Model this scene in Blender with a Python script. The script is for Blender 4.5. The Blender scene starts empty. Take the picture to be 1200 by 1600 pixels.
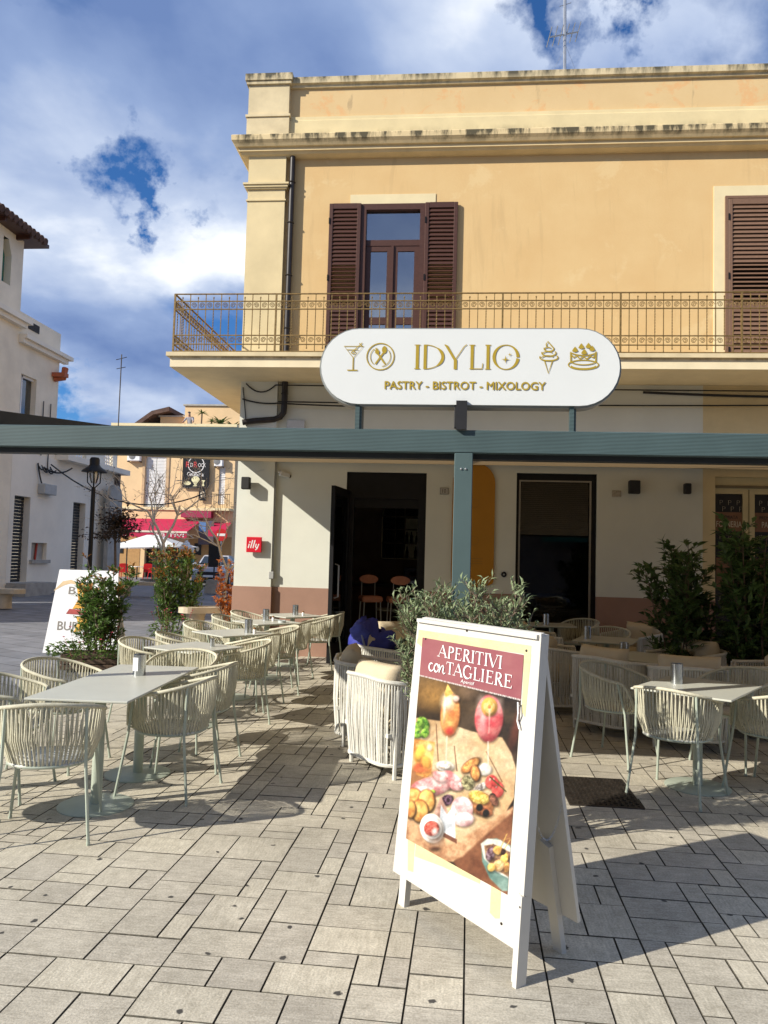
import bpy, math, random
import numpy as np
from mathutils import Vector, Matrix
R = math.radians
SC = bpy.context.scene
# ---------------------------------------------------------------- camera
cam_d = bpy.data.cameras.new('camera'); cam = bpy.data.objects.new('camera', cam_d)
SC.collection.objects.link(cam); SC.camera = cam
yaw, pit, rho = R(5.1), math.atan(70 / 1190), math.atan(.027)
Fw = Vector((-math.sin(yaw) * math.cos(pit), math.cos(yaw) * math.cos(pit), math.sin(pit)))
r0 = Vector((math.cos(yaw), math.sin(yaw), 0)); u0 = r0.cross(Fw)
Rt = math.cos(rho) * r0 + math.sin(rho) * u0; Up = -math.sin(rho) * r0 + math.cos(rho) * u0
m = Matrix((Rt, Up, -Fw)).transposed().to_4x4(); m.translation = (0, 0, 1.65)
cam.matrix_world = m
cam_d.sensor_fit = 'VERTICAL'; cam_d.sensor_height = 36; cam_d.lens = 36 * 1190 / 1600
cam_d.clip_start = .05; cam_d.clip_end = 2000
# ---------------------------------------------------------------- sun and sky
SUN = Vector((.8536, .521, -.58)).normalized()
sl = bpy.data.lights.new('sun', 'SUN'); so = bpy.data.objects.new('sun', sl); SC.collection.objects.link(so)
sl.energy = 5.0; sl.angle = R(.5); sl.color = (1, .93, .82)
so.rotation_euler = SUN.to_track_quat('-Z', 'Y').to_euler(); so.location = (-20, -12, 25)
W = bpy.data.worlds.new('World'); SC.world = W; W.use_nodes = True
wn, wl = W.node_tree.nodes, W.node_tree.links
wn.clear()
def N(nodes, t, **k):
    n = nodes.new(t)
    for a, b in k.items():
        if a == 'op': n.operation = b
        elif a.startswith('i_'):
            key = a[2:]; key = int(key) if key.isdigit() else key.replace('_', ' ')
            n.inputs[key].default_value = b
        else: setattr(n, a, b)
    return n
sky = N(wn, 'ShaderNodeTexSky', sky_type='NISHITA', sun_disc=False)
sky.sun_elevation = R(30.1); sky.sun_rotation = math.atan2(-SUN.x, -SUN.y); sky.altitude = 50; sky.dust_density = .6; sky.ozone_density = 2.5
tc = N(wn, 'ShaderNodeTexCoord'); sp = N(wn, 'ShaderNodeSeparateXYZ'); wl.new(tc.outputs['Generated'], sp.inputs[0])
def wm(op, a, b=None, clamp=False):
    n = N(wn, 'ShaderNodeMath', op=op); n.use_clamp = clamp
    for i, s in enumerate((a, b)):
        if s is None: continue
        if isinstance(s, (int, float)): n.inputs[i].default_value = s
        else: wl.new(s, n.inputs[i])
    return n.outputs[0]
zz = wm('ADD', wm('MAXIMUM', sp.outputs[2], 0.0), .32)
cb = N(wn, 'ShaderNodeCombineXYZ')
wl.new(wm('DIVIDE', sp.outputs[0], zz), cb.inputs[0]); wl.new(wm('DIVIDE', sp.outputs[1], zz), cb.inputs[1])
def wnoise(scale, detail, rough, off, dist=0):
    mp = N(wn, 'ShaderNodeMapping'); mp.inputs['Location'].default_value = off
    wl.new(cb.outputs[0], mp.inputs[0])
    n = N(wn, 'ShaderNodeTexNoise'); n.inputs['Scale'].default_value = scale; n.inputs['Detail'].default_value = detail
    n.inputs['Roughness'].default_value = rough; n.inputs['Distortion'].default_value = dist
    wl.new(mp.outputs[0], n.inputs['Vector']); return n.outputs[0]
def wramp(src, stops):
    r = N(wn, 'ShaderNodeValToRGB'); e = r.color_ramp.elements
    while len(e) < len(stops): e.new(.5)
    for q, (p, c) in zip(e, stops): q.position = p; q.color = (*c, 1) if len(c) == 3 else c
    wl.new(src, r.inputs[0]); return r.outputs[0]
SKYOFF = (3.1, 1.7, 0)
big = wnoise(1.55, 9, .56, SKYOFF, .25)
big = wm('ADD', big, .045)
wnz = N(wn, 'ShaderNodeTexNoise'); wnz.inputs['Scale'].default_value = 9; wnz.inputs['Detail'].default_value = 6; wnz.inputs['Roughness'].default_value = .62; wl.new(tc.outputs['Generated'], wnz.inputs['Vector'])
wrp = N(wn, 'ShaderNodeVectorMath', op='MULTIPLY_ADD'); wrp.inputs[1].default_value = (.26, .26, .26); wl.new(wnz.outputs['Color'], wrp.inputs[0]); wl.new(tc.outputs['Generated'], wrp.inputs[2])
for hx, hy, hs, ha in ((195, 250, .045, .20), (255, 340, .026, .15), (838, 40, .06, .22), (345, 610, .05, .12), (85, 605, .035, .14), (960, 20, .03, .08)):
    hd_ = (Fw + Rt * (hx - 600) / 1190 - Up * (hy - 800) / 1190).normalized()
    ds = N(wn, 'ShaderNodeVectorMath', op='DISTANCE'); ds.inputs[1].default_value = hd_ + Vector((.13, .13, .13)); wl.new(wrp.outputs[0], ds.inputs[0])
    fall = wm('MAXIMUM', wm('SUBTRACT', 1, wm('DIVIDE', ds.outputs['Value'], hs * 1.8)), 0)
    big = wm('SUBTRACT', big, wm('MULTIPLY', fall, ha))
mask = wramp(big, [(.42, (0, 0, 0)), (.50, (1, 1, 1))])
body = wnoise(1.9, 7, .5, (7.3, 2.2, 1), .15)
ccol = wramp(body, [(.38, (2.1, 3.3, 6.6)), (.50, (3.9, 5.3, 8.6)), (.60, (7.6, 8.8, 11.2)), (.68, (14.5, 14.8, 15))])
mx = N(wn, 'ShaderNodeMixRGB'); wl.new(mask, mx.inputs[0]); wl.new(ccol, mx.inputs[2])
sk = N(wn, 'ShaderNodeMixRGB', blend_type='MULTIPLY'); sk.inputs[0].default_value = 1; sk.inputs[2].default_value = (.55, 1.1, 1.75, 1)
wl.new(sky.outputs[0], sk.inputs[1]); wl.new(sk.outputs[0], mx.inputs[1])
bg = N(wn, 'ShaderNodeBackground'); bg.inputs[1].default_value = .06
wo = N(wn, 'ShaderNodeOutputWorld'); wl.new(mx.outputs[0], bg.inputs[0]); wl.new(bg.outputs[0], wo.inputs[0])
SC.view_settings.view_transform = 'Standard'; SC.view_settings.look = 'None'; SC.view_settings.gamma = 1
SC.view_settings.use_curve_mapping = False; SC.view_settings.exposure = .42
SC.render.engine = 'CYCLES'; SC.cycles.max_bounces = 6; SC.cycles.transparent_max_bounces = 12
SC.cycles.use_denoising = True
# ---------------------------------------------------------------- helpers
COL = SC.collection
def T(o, label=None, cat=None, group=None, kind=None):
    if label: o['label'] = label
    if cat: o['category'] = cat
    if group: o['group'] = group
    if kind: o['kind'] = kind
    return o
def thing(name, label, cat, loc=(0, 0, 0), rz=0, group=None):
    o = bpy.data.objects.new(name, None); o.empty_display_size = .1; COL.objects.link(o)
    o.location = loc; o.rotation_euler = (0, 0, rz)
    return T(o, label, cat, group)
def link(name, me, parent=None, kind=None, label=None, loc=None):
    o = bpy.data.objects.new(name, me); COL.objects.link(o); o.parent = parent
    if loc is not None: o.location = loc
    return T(o, label, None, None, kind)
def copy_tree(o, parent=None):
    c = o.copy(); COL.objects.link(c); c.parent = parent
    for ch in o.children:
        copy_tree(ch, c)
    return c
class MB:
    def __init__(s): s.v = []; s.f = []
    def add(s, vs, fs):
        b = len(s.v); s.v += [tuple(p) for p in vs]; s.f += [tuple(b + i for i in f) for f in fs]
        return s
    def box(s, x0, x1, y0, y1, z0, z1, M=None, bev=0):
        if bev:
            b = min(bev, (x1 - x0) / 2.1, (y1 - y0) / 2.1, (z1 - z0) / 2.1)
            vs = []; idx = {}
            for sx in (0, 1):
                for sy in (0, 1):
                    for sz in (0, 1):
                        X, Y, Z = (x0, x1)[sx], (y0, y1)[sy], (z0, z1)[sz]
                        dx, dy, dz = (b, -b)[sx], (b, -b)[sy], (b, -b)[sz]
                        for k, p in enumerate(((X, Y + dy, Z + dz), (X + dx, Y, Z + dz), (X + dx, Y + dy, Z))):
                            idx[sx, sy, sz, k] = len(vs); vs.append(p)
            fs = []
            for a in (0, 1):
                q = [(0, 0), (1, 0), (1, 1), (0, 1)]
                if a: q = q[::-1]
                fs.append([idx[a, y, z, 0] for y, z in q[::-1]]); fs.append([idx[x, a, z, 1] for x, z in q]); fs.append([idx[x, y, a, 2] for x, y in q[::-1]])
            for a in (0, 1):
                for c in (0, 1):
                    fs.append([idx[0, a, c, 1], idx[0, a, c, 2], idx[1, a, c, 2], idx[1, a, c, 1]])
                    fs.append([idx[a, 0, c, 0], idx[a, 0, c, 2], idx[a, 1, c, 2], idx[a, 1, c, 0]])
                    fs.append([idx[a, c, 0, 0], idx[a, c, 0, 1], idx[a, c, 1, 1], idx[a, c, 1, 0]])
            for a in (0, 1):
                for c in (0, 1):
                    for d in (0, 1): fs.append([idx[a, c, d, 0], idx[a, c, d, 1], idx[a, c, d, 2]])
        else:
            vs = [(x, y, z) for x in (x0, x1) for y in (y0, y1) for z in (z0, z1)]
            fs = [(0, 1, 3, 2), (4, 6, 7, 5), (0, 4, 5, 1), (2, 3, 7, 6), (0, 2, 6, 4), (1, 5, 7, 3)]
        if M is not None: vs = [M @ Vector(p) for p in vs]
        return s.add(vs, fs)
    def tube(s, pts, r, n=6, cap=True, closed=False):
        pts = [Vector(p) for p in pts]; k = len(pts)
        rs = r if isinstance(r, (list, tuple)) else [r] * k
        ref = None; rings = []
        for i, p in enumerate(pts):
            if closed: t = pts[(i + 1) % k] - pts[i - 1]
            else: t = pts[min(i + 1, k - 1)] - pts[max(i - 1, 0)]
            t = t.normalized() if t.length > 1e-9 else Vector((0, 0, 1))
            if ref is None: ref = Vector((0, 0, 1)) if abs(t.z) < .9 else Vector((1, 0, 0))
            a = ref - t * ref.dot(t)
            if a.length < 1e-5: a = Vector((0, 1, 0)) - t * t.y
            a.normalize(); b = t.cross(a); ref = a
            rings.append([p + (a * math.cos(2 * math.pi * j / n) + b * math.sin(2 * math.pi * j / n)) * rs[i] for j in range(n)])
        vs = [q for rg in rings for q in rg]; fs = []
        for i in range(k if closed else k - 1):
            i2 = (i + 1) % k
            for j in range(n): fs.append((i * n + j, i * n + (j + 1) % n, i2 * n + (j + 1) % n, i2 * n + j))
        if cap and not closed: fs.append(tuple(range(n))[::-1]); fs.append(tuple((k - 1) * n + j for j in range(n)))
        return s.add(vs, fs)
    def lathe(s, prof, n=16, c=(0, 0, 0), M=None):
        vs = []; fs = []; k = len(prof)
        for (r, z) in prof:
            for j in range(n):
                a = 2 * math.pi * j / n; vs.append((c[0] + r * math.cos(a), c[1] + r * math.sin(a), c[2] + z))
        for i in range(k - 1):
            for j in range(n): fs.append((i * n + j, i * n + (j + 1) % n, (i + 1) * n + (j + 1) % n, (i + 1) * n + j))
        fs.append(tuple(range(n))[::-1]); fs.append(tuple((k - 1) * n + j for j in range(n)))
        if M is not None: vs = [M @ Vector(p) for p in vs]
        return s.add(vs, fs)
    def prism(s, poly, fn, d0, d1):
        n = len(poly); vs = [fn(u, v, d0) for u, v in poly] + [fn(u, v, d1) for u, v in poly]
        fs = [tuple(range(n))[::-1], tuple(range(n, 2 * n))] + [(i, (i + 1) % n, n + (i + 1) % n, n + i) for i in range(n)]
        return s.add(vs, fs)
    def ribbon(s, pts, w, fn, d=0, closed=False):
        k = len(pts); ws = w if isinstance(w, (list, tuple)) else [w] * k
        vs = []; fs = []
        for i, p in enumerate(pts):
            if closed: a, b = pts[i - 1], pts[(i + 1) % k]
            else: a, b = pts[max(i - 1, 0)], pts[min(i + 1, k - 1)]
            t = Vector((b[0] - a[0], b[1] - a[1])); t = t.normalized() if t.length else Vector((1, 0)); nn = Vector((-t.y, t.x)) * ws[i] / 2
            vs += [fn(p[0] + nn.x, p[1] + nn.y, d), fn(p[0] - nn.x, p[1] - nn.y, d)]
        for i in range(k if closed else k - 1):
            j = (i + 1) % k; fs.append((2 * i, 2 * i + 1, 2 * j + 1, 2 * j))
        return s.add(vs, fs)
    def poly(s, pts, fn, d=0): return s.add([fn(u, v, d) for u, v in pts], [tuple(range(len(pts)))])
    def mesh(s, name, mat, smooth=False):
        me = bpy.data.meshes.new(name); me.from_pydata(s.v, [], s.f); me.update()
        if mat: me.materials.append(mat)
        if smooth:
            me.polygons.foreach_set('use_smooth', [True] * len(me.polygons))
            if smooth != 'all': me.set_sharp_from_angle(angle=R(40))
        return me
    def build(s, name, mat, parent=None, smooth=False, kind=None, label=None, fix=True):
        me = s.mesh(name, mat, smooth)
        if fix:
            import bmesh
            bm = bmesh.new(); bm.from_mesh(me); bmesh.ops.recalc_face_normals(bm, faces=bm.faces); bm.to_mesh(me); bm.free()
        return link(name, me, parent, kind, label)
def plane_fn(o, ux, uy):
    o, ux, uy = Vector(o), Vector(ux).normalized(), Vector(uy).normalized(); n = ux.cross(uy)
    return lambda u, v, d=0: o + ux * u + uy * v + n * d
def text_mesh(body, size, fn, d, name, mat, parent, align='CENTER', off=0.0, xs=1.0, shear=0, spacing=1.0, kind=None):
    cu = bpy.data.curves.new('t', 'FONT'); cu.body = body; cu.size = size; cu.align_x = align; cu.offset = off; cu.shear = shear; cu.space_character = spacing
    cu.resolution_u = 3; cu.extrude = .0012
    ob = bpy.data.objects.new('t', cu); COL.objects.link(ob)
    dg = bpy.context.evaluated_depsgraph_get(); me = bpy.data.meshes.new_from_object(ob.evaluated_get(dg))
    bpy.data.objects.remove(ob); bpy.data.curves.remove(cu)
    for v in me.vertices: v.co = fn(v.co.x * xs, v.co.y, d + v.co.z)
    me.name = name; me.materials.clear(); me.materials.append(mat)
    return link(name, me, parent, kind)
# ---------------------------------------------------------------- materials
def mat(name, col, rough=.6, var=.12, scale=6, bump=.0, bscale=40, metal=0, spec=.4, col2=None, stretch=None, trans=0, coat=0, hue=None, streak=0, isl=0):
    m = bpy.data.materials.new(name); m.use_nodes = True; nt = m.node_tree; nd, lk = nt.nodes, nt.links
    b = nd['Principled BSDF']; b.inputs['Roughness'].default_value = rough; b.inputs['Metallic'].default_value = metal
    b.inputs['Specular IOR Level'].default_value = spec; b.inputs['Coat Weight'].default_value = coat
    tcn = nd.new('ShaderNodeTexCoord'); vec = tcn.outputs['Object']
    if stretch:
        mp = nd.new('ShaderNodeMapping'); mp.inputs['Scale'].default_value = stretch; lk.new(vec, mp.inputs[0]); vec = mp.outputs[0]
    c2 = col2 if col2 else tuple(c * (1 - var) for c in col); c1 = col if col2 else tuple(min(1, c * (1 + var * .6)) for c in col)
    n1 = nd.new('ShaderNodeTexNoise'); n1.inputs['Scale'].default_value = scale; n1.inputs['Detail'].default_value = 6; n1.inputs['Roughness'].default_value = .6
    lk.new(vec, n1.inputs['Vector'])
    rp = nd.new('ShaderNodeValToRGB'); rp.color_ramp.elements[0].position = .32; rp.color_ramp.elements[1].position = .68
    rp.color_ramp.elements[0].color = (*c2, 1); rp.color_ramp.elements[1].color = (*c1, 1); lk.new(n1.outputs[0], rp.inputs[0])
    out = rp.outputs[0]
    if isl:
        gi = nd.new('ShaderNodeNewGeometry'); oi = nd.new('ShaderNodeObjectInfo'); ad = nd.new('ShaderNodeMath'); ad.operation = 'ADD'
        lk.new(gi.outputs['Random Per Island'], ad.inputs[0]); lk.new(oi.outputs['Random'], ad.inputs[1])
        fr = nd.new('ShaderNodeMath'); fr.operation = 'FRACT'; lk.new(ad.outputs[0], fr.inputs[0])
        mr = nd.new('ShaderNodeMapRange'); mr.inputs[3].default_value = 1 - isl; mr.inputs[4].default_value = 1 + isl; lk.new(fr.outputs[0], mr.inputs[0])
        mu = nd.new('ShaderNodeMixRGB'); mu.blend_type = 'MULTIPLY'; mu.inputs[0].default_value = 1; lk.new(out, mu.inputs[1]); lk.new(mr.outputs[0], mu.inputs[2]); out = mu.outputs[0]
    lk.new(out, b.inputs['Base Color'])
    if bump:
        n2 = nd.new('ShaderNodeTexNoise'); n2.inputs['Scale'].default_value = bscale; n2.inputs['Detail'].default_value = 4; lk.new(vec, n2.inputs['Vector'])
        bp = nd.new('ShaderNodeBump'); bp.inputs['Strength'].default_value = bump; bp.inputs['Distance'].default_value = .01
        lk.new(n2.outputs[0], bp.inputs['Height']); lk.new(bp.outputs[0], b.inputs['Normal'])
    if trans:
        tr = nd.new('ShaderNodeBsdfTranslucent'); lk.new(out, tr.inputs[0]); ms = nd.new('ShaderNodeMixShader'); ms.inputs[0].default_value = trans
        lk.new(b.outputs[0], ms.inputs[1]); lk.new(tr.outputs[0], ms.inputs[2]); lk.new(ms.outputs[0], nd['Material Output'].inputs[0])
    return m
def stained(m, dcol, zc, band, scale=5, strength=1.0, up=True, sx=1.0):
    """weathering streaks of algae and soot along a ledge: dark runs with a shape of their own"""
    nt = m.node_tree; nd, lk = nt.nodes, nt.links; b = nd['Principled BSDF']; src = b.inputs['Base Color'].links[0].from_socket
    tcn = nd.new('ShaderNodeTexCoord'); mp = nd.new('ShaderNodeMapping'); mp.inputs['Scale'].default_value = (sx, sx, .25); lk.new(tcn.outputs['Object'], mp.inputs[0])
    n1 = nd.new('ShaderNodeTexNoise'); n1.inputs['Scale'].default_value = scale; n1.inputs['Detail'].default_value = 7; n1.inputs['Roughness'].default_value = .65; lk.new(mp.outputs[0], n1.inputs['Vector'])
    s3 = nd.new('ShaderNodeSeparateXYZ'); lk.new(tcn.outputs['Object'], s3.inputs[0])
    mr = nd.new('ShaderNodeMapRange'); mr.inputs[1].default_value = zc - band; mr.inputs[2].default_value = zc; mr.inputs[3].default_value = 0 if up else 1; mr.inputs[4].default_value = 1 if up else 0; lk.new(s3.outputs[2], mr.inputs[0])
    mu = nd.new('ShaderNodeMath'); mu.operation = 'MULTIPLY'; lk.new(mr.outputs[0], mu.inputs[0])
    rp = nd.new('ShaderNodeValToRGB'); rp.color_ramp.elements[0].position = .44; rp.color_ramp.elements[1].position = .62; lk.new(n1.outputs[0], rp.inputs[0]); lk.new(rp.outputs[0], mu.inputs[1])
    m2 = nd.new('ShaderNodeMath'); m2.operation = 'MULTIPLY'; m2.inputs[1].default_value = strength; m2.use_clamp = True; lk.new(mu.outputs[0], m2.inputs[0])
    mx_ = nd.new('ShaderNodeMixRGB'); mx_.inputs[2].default_value = (*dcol, 1); lk.new(m2.outputs[0], mx_.inputs[0]); lk.new(src, mx_.inputs[1]); lk.new(mx_.outputs[0], b.inputs['Base Color'])
    return m
def glass_mat(name, tint=(.35, .38, .4), base=.14):
    m = bpy.data.materials.new(name); m.use_nodes = True; nd, lk = m.node_tree.nodes, m.node_tree.links; nd.remove(nd['Principled BSDF'])
    g = nd.new('ShaderNodeBsdfGlossy'); g.inputs['Roughness'].default_value = .015; g.inputs[0].default_value = (.95, .97, 1, 1)
    t = nd.new('ShaderNodeBsdfTransparent'); t.inputs[0].default_value = (*tint, 1)
    f = nd.new('ShaderNodeFresnel'); f.inputs[0].default_value = 1.5; a = nd.new('ShaderNodeMath'); a.operation = 'ADD'; a.inputs[1].default_value = base; lk.new(f.outputs[0], a.inputs[0])
    ms = nd.new('ShaderNodeMixShader'); lk.new(a.outputs[0], ms.inputs[0]); lk.new(t.outputs[0], ms.inputs[1]); lk.new(g.outputs[0], ms.inputs[2]); lk.new(ms.outputs[0], nd['Material Output'].inputs[0])
    return m
random.seed(7)
# ================================================================ setting: ground
M = {}
def stone_mat():
    m = bpy.data.materials.new('paving_stone'); m.use_nodes = True; nd, lk = m.node_tree.nodes, m.node_tree.links; b = nd['Principled BSDF']
    b.inputs['Roughness'].default_value = .82; b.inputs['Specular IOR Level'].default_value = .25
    tcn = nd.new('ShaderNodeNewGeometry'); pos = tcn.outputs['Position']
    oi = nd.new('ShaderNodeObjectInfo'); ad = nd.new('ShaderNodeMath'); ad.operation = 'ADD'; lk.new(tcn.outputs['Random Per Island'], ad.inputs[0]); lk.new(oi.outputs['Random'], ad.inputs[1])
    fr = nd.new('ShaderNodeMath'); fr.operation = 'FRACT'; lk.new(ad.outputs[0], fr.inputs[0])
    def noise(sc, det, st=None, rough=.6):
        v = pos
        if st:
            mp = nd.new('ShaderNodeMapping'); mp.inputs['Scale'].default_value = st; mp.inputs['Rotation'].default_value = (0, 0, R(3)); lk.new(pos, mp.inputs[0]); v = mp.outputs[0]
        n = nd.new('ShaderNodeTexNoise'); n.inputs['Scale'].default_value = sc; n.inputs['Detail'].default_value = det; n.inputs['Roughness'].default_value = rough; lk.new(v, n.inputs['Vector']); return n.outputs[0]
    def mixc(f, a, b_, mode='MIX'):
        n = nd.new('ShaderNodeMixRGB'); n.blend_type = mode
        for i, s in enumerate((f, a, b_)):
            if isinstance(s, (int, float)): n.inputs[i].default_value = s
            elif isinstance(s, tuple): n.inputs[i].default_value = (*s, 1)
            else: lk.new(s, n.inputs[i])
        return n.outputs[0]
    def ramp(s, p0, p1, c0=(0, 0, 0), c1=(1, 1, 1)):
        r = nd.new('ShaderNodeValToRGB'); r.color_ramp.elements[0].position = p0; r.color_ramp.elements[1].position = p1
        r.color_ramp.elements[0].color = (*c0, 1); r.color_ramp.elements[1].color = (*c1, 1); lk.new(s, r.inputs[0]); return r.outputs[0]
    gt = nd.new('ShaderNodeMath'); gt.operation = 'GREATER_THAN'; gt.inputs[1].default_value = .6; lk.new(fr.outputs[0], gt.inputs[0])
    st = mixc(gt.outputs[0], noise(9, 7, (1, 9, 1)), noise(9, 7, (9, 1, 1)))
    base = ramp(st, .22, .78, (.40, .375, .32), (.61, .58, .51))
    tone = ramp(fr.outputs[0], 0, 1, (.92, .905, .89), (1.14, 1.12, 1.06))
    c = mixc(1, base, tone, 'MULTIPLY')
    c = mixc(.9, c, ramp(noise(1.6, 7), .3, .7, (.76, .75, .72), (1.14, 1.13, 1.10)), 'MULTIPLY'); c = mixc(.8, c, ramp(noise(14, 6, None, .7), .3, .7, (.78, .77, .74), (1.14, 1.14, 1.12)), 'MULTIPLY')
    c = mixc(.75, c, ramp(noise(110, 4), .3, .7, (.62, .62, .62), (1.22, 1.22, 1.22)), 'MULTIPLY')
    # gum and dirt spots
    vo = nd.new('ShaderNodeTexVoronoi'); vo.voronoi_dimensions = '2D'; vo.inputs['Scale'].default_value = 3.4; vo.inputs['Randomness'].default_value = 1
    dn = nd.new('ShaderNodeTexNoise'); dn.inputs['Scale'].default_value = 28; dn.inputs['Detail'].default_value = 3; lk.new(pos, dn.inputs['Vector'])
    va = nd.new('ShaderNodeVectorMath'); va.operation = 'MULTIPLY_ADD'; va.inputs[1].default_value = (.045, .045, 0); lk.new(dn.outputs['Color'], va.inputs[0]); lk.new(pos, va.inputs[2]); lk.new(va.outputs[0], vo.inputs['Vector'])
    sp_ = ramp(vo.outputs['Distance'], .035, .055, (1, 1, 1), (0, 0, 0))
    sc = nd.new('ShaderNodeSeparateColor'); lk.new(vo.outputs['Color'], sc.inputs[0]); g2 = nd.new('ShaderNodeMath'); g2.operation = 'GREATER_THAN'; g2.inputs[1].default_value = .66; lk.new(sc.outputs[0], g2.inputs[0])
    mm = nd.new('ShaderNodeMath'); mm.operation = 'MULTIPLY'; lk.new(sp_, mm.inputs[0]); lk.new(g2.outputs[0], mm.inputs[1])
    m3 = nd.new('ShaderNodeMath'); m3.operation = 'MULTIPLY'; m3.inputs[1].default_value = .95; lk.new(mm.outputs[0], m3.inputs[0])
    c = mixc(m3.outputs[0], c, (.045, .043, .04))
    lk.new(c, b.inputs['Base Color'])
    bp = nd.new('ShaderNodeBump'); bp.inputs['Strength'].default_value = .35; bp.inputs['Distance'].default_value = .004; lk.new(noise(120, 5), bp.inputs['Height']); lk.new(bp.outputs[0], b.inputs['Normal'])
    return m
M['stone'] = stone_mat()
M['joint'] = mat('joint_sand', (.03, .028, .022), .95, .5, 24, col2=(.16, .145, .11))
M['asphalt'] = mat('asphalt', (.10, .10, .105), .9, .25, 3, .2, 200)
def slab_mat():
    m = mat('street_slab', (.20, .205, .22), .75, .2, 2.5, .15, 60); nd, lk = m.node_tree.nodes, m.node_tree.links; b = nd['Principled BSDF']
    src = b.inputs['Base Color'].links[0].from_socket
    g = nd.new('ShaderNodeNewGeometry'); mp = nd.new('ShaderNodeMapping'); mp.inputs['Rotation'].default_value = (0, 0, R(28)); lk.new(g.outputs['Position'], mp.inputs[0])
    br = nd.new('ShaderNodeTexBrick'); br.inputs['Scale'].default_value = 1; br.inputs['Brick Width'].default_value = .9; br.inputs['Row Height'].default_value = .45; br.inputs['Mortar Size'].default_value = .012
    br.inputs['Color1'].default_value = (.85, .85, .85, 1); br.inputs['Color2'].default_value = (1.1, 1.1, 1.1, 1); br.inputs['Mortar'].default_value = (.35, .35, .35, 1); lk.new(mp.outputs[0], br.inputs['Vector'])
    mu = nd.new('ShaderNodeMixRGB'); mu.blend_type = 'MULTIPLY'; mu.inputs[0].default_value = 1; lk.new(src, mu.inputs[1]); lk.new(br.outputs[0], mu.inputs[2]); lk.new(mu.outputs[0], b.inputs['Base Color'])
    return m
M['slab'] = slab_mat()
g = MB().add([(-400, -300, -.05), (400, -300, -.05), (400, 700, -.05), (-400, 700, -.05)], [(0, 1, 2, 3)]).build('ground', M['asphalt']); T(g, 'dark asphalt ground of the town', None, None, 'structure')
g = MB().add([(-40, -20, -.03), (14, -20, -.03), (14, 90, -.03), (-40, 90, -.03)], [(0, 1, 2, 3)]).build('street', M['slab']); T(g, 'grey stone slab street beside the terrace', None, None, 'structure')
# terrace of mixed-size stone slabs laid in rows
PA = R(-1.4); ca, sa = math.cos(PA), math.sin(PA); U_ = .109
X0t, Y0t, NX, NY = -4.42, 1.6, 112, 101
terr = MB().add([(-4.5, .6, -.019), (8, .6, -.019), (8, 12.36, -.019), (-4.5, 12.36, -.019)], [(0, 1, 2, 3)]).build('terrace_paving', M['joint']); T(terr, 'terrace of pale stone slabs with dark open joints', None, None, 'structure')
kerb = MB().box(-4.62, -4.5, .6, 12.3, -.05, .002, bev=.01).build('kerb', mat('kerb_stone', (.36, .34, .31), .85, .2, 8, .2, 60)); T(kerb, 'stone edging strip along the terrace', None, None, 'structure')
rs = random.Random(12); occ = np.zeros((NX, NY), bool); stones = []
SZ = [((3, 2), 4.2), ((2, 3), 4), ((2, 2), 2.4), ((2, 1), 1.6), ((1, 2), 1.4), ((3, 3), .7), ((3, 1), .5)]
for j in range(NY):
    for i in range(NX):
        if occ[i, j]: continue
        opts = []
        for (a, b), w in SZ:
            if i + a <= NX and j + b <= NY and not occ[i:i + a, j:j + b].any(): opts.append(((a, b), w))
        if not opts: a, b = 1, 1
        else: a, b = rs.choices([o[0] for o in opts], [o[1] for o in opts])[0]
        occ[i:i + a, j:j + b] = True; stones.append((i, j, a, b))
def stone_mb(a, b, mbv, ox=0, oy=0, oz=0, rot=False):
    gp = .0027; bv = .0016; x0, x1, y0, y1 = gp, a * U_ - gp, gp, b * U_ - gp
    vs = [(x0, y0, -.022), (x1, y0, -.022), (x1, y1, -.022), (x0, y1, -.022), (x0, y0, -.004), (x1, y0, -.004), (x1, y1, -.004), (x0, y1, -.004), (x0 + bv, y0 + bv, 0), (x1 - bv, y0 + bv, 0), (x1 - bv, y1 - bv, 0), (x0 + bv, y1 - bv, 0)]
    fs = [(8, 9, 10, 11)] + [(k, (k + 1) % 4, 4 + (k + 1) % 4, 4 + k) for k in range(4)] + [(4 + k, 4 + (k + 1) % 4, 8 + (k + 1) % 4, 8 + k) for k in range(4)]
    if rot: vs = [(X0t + (ox + x) * ca - (oy + y) * sa, Y0t + (ox + x) * sa + (oy + y) * ca, z + oz) for x, y, z in vs]
    mbv.add(vs, fs)
def stone_vis(s):
    x, y = (s[0] + s[2] / 2) * U_, (s[1] + s[3] / 2) * U_
    X, Y = X0t + x * ca - y * sa, Y0t + x * sa + y * ca
    v = Vector((X, Y, -1.65)); w = v.dot(Fw); px, py = 600 + 1190 * v.dot(Rt) / w, 800 - 1190 * v.dot(Up) / w
    return X, Y, (-20 < px < 1220 and py < 1625 and w > .5)
def dirty(me):
    me.materials.append(M['joint'])
    for p in me.polygons:
        if p.normal.z < .5: p.material_index = 1
near = sorted([s for s in stones if stone_vis(s)[2] and stone_vis(s)[1] < 12.2], key=lambda s: stone_vis(s)[1])[:300]
nset = set(near); smesh = {}
for s in near:
    i, j, a, b = s
    if (a, b) not in smesh:
        q = MB(); stone_mb(a, b, q); smesh[a, b] = q.mesh('paving_stone', M['stone']); dirty(smesh[a, b])
    o = link('paving_stone', smesh[a, b], terr); x, y = i * U_, j * U_
    o.location = (X0t + x * ca - y * sa, Y0t + x * sa + y * ca, rs.uniform(-.0018, .0012)); o.rotation_euler = (rs.uniform(-.003, .003), rs.uniform(-.003, .003), PA)
q = MB()
for s in stones:
    if s in nset: continue
    X, Y, _ = stone_vis(s)
    if Y > 12.25 or X < -4.45: continue
    stone_mb(s[2], s[3], q, s[0] * U_, s[1] * U_, rs.uniform(-.0018, .0012), True)
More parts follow.
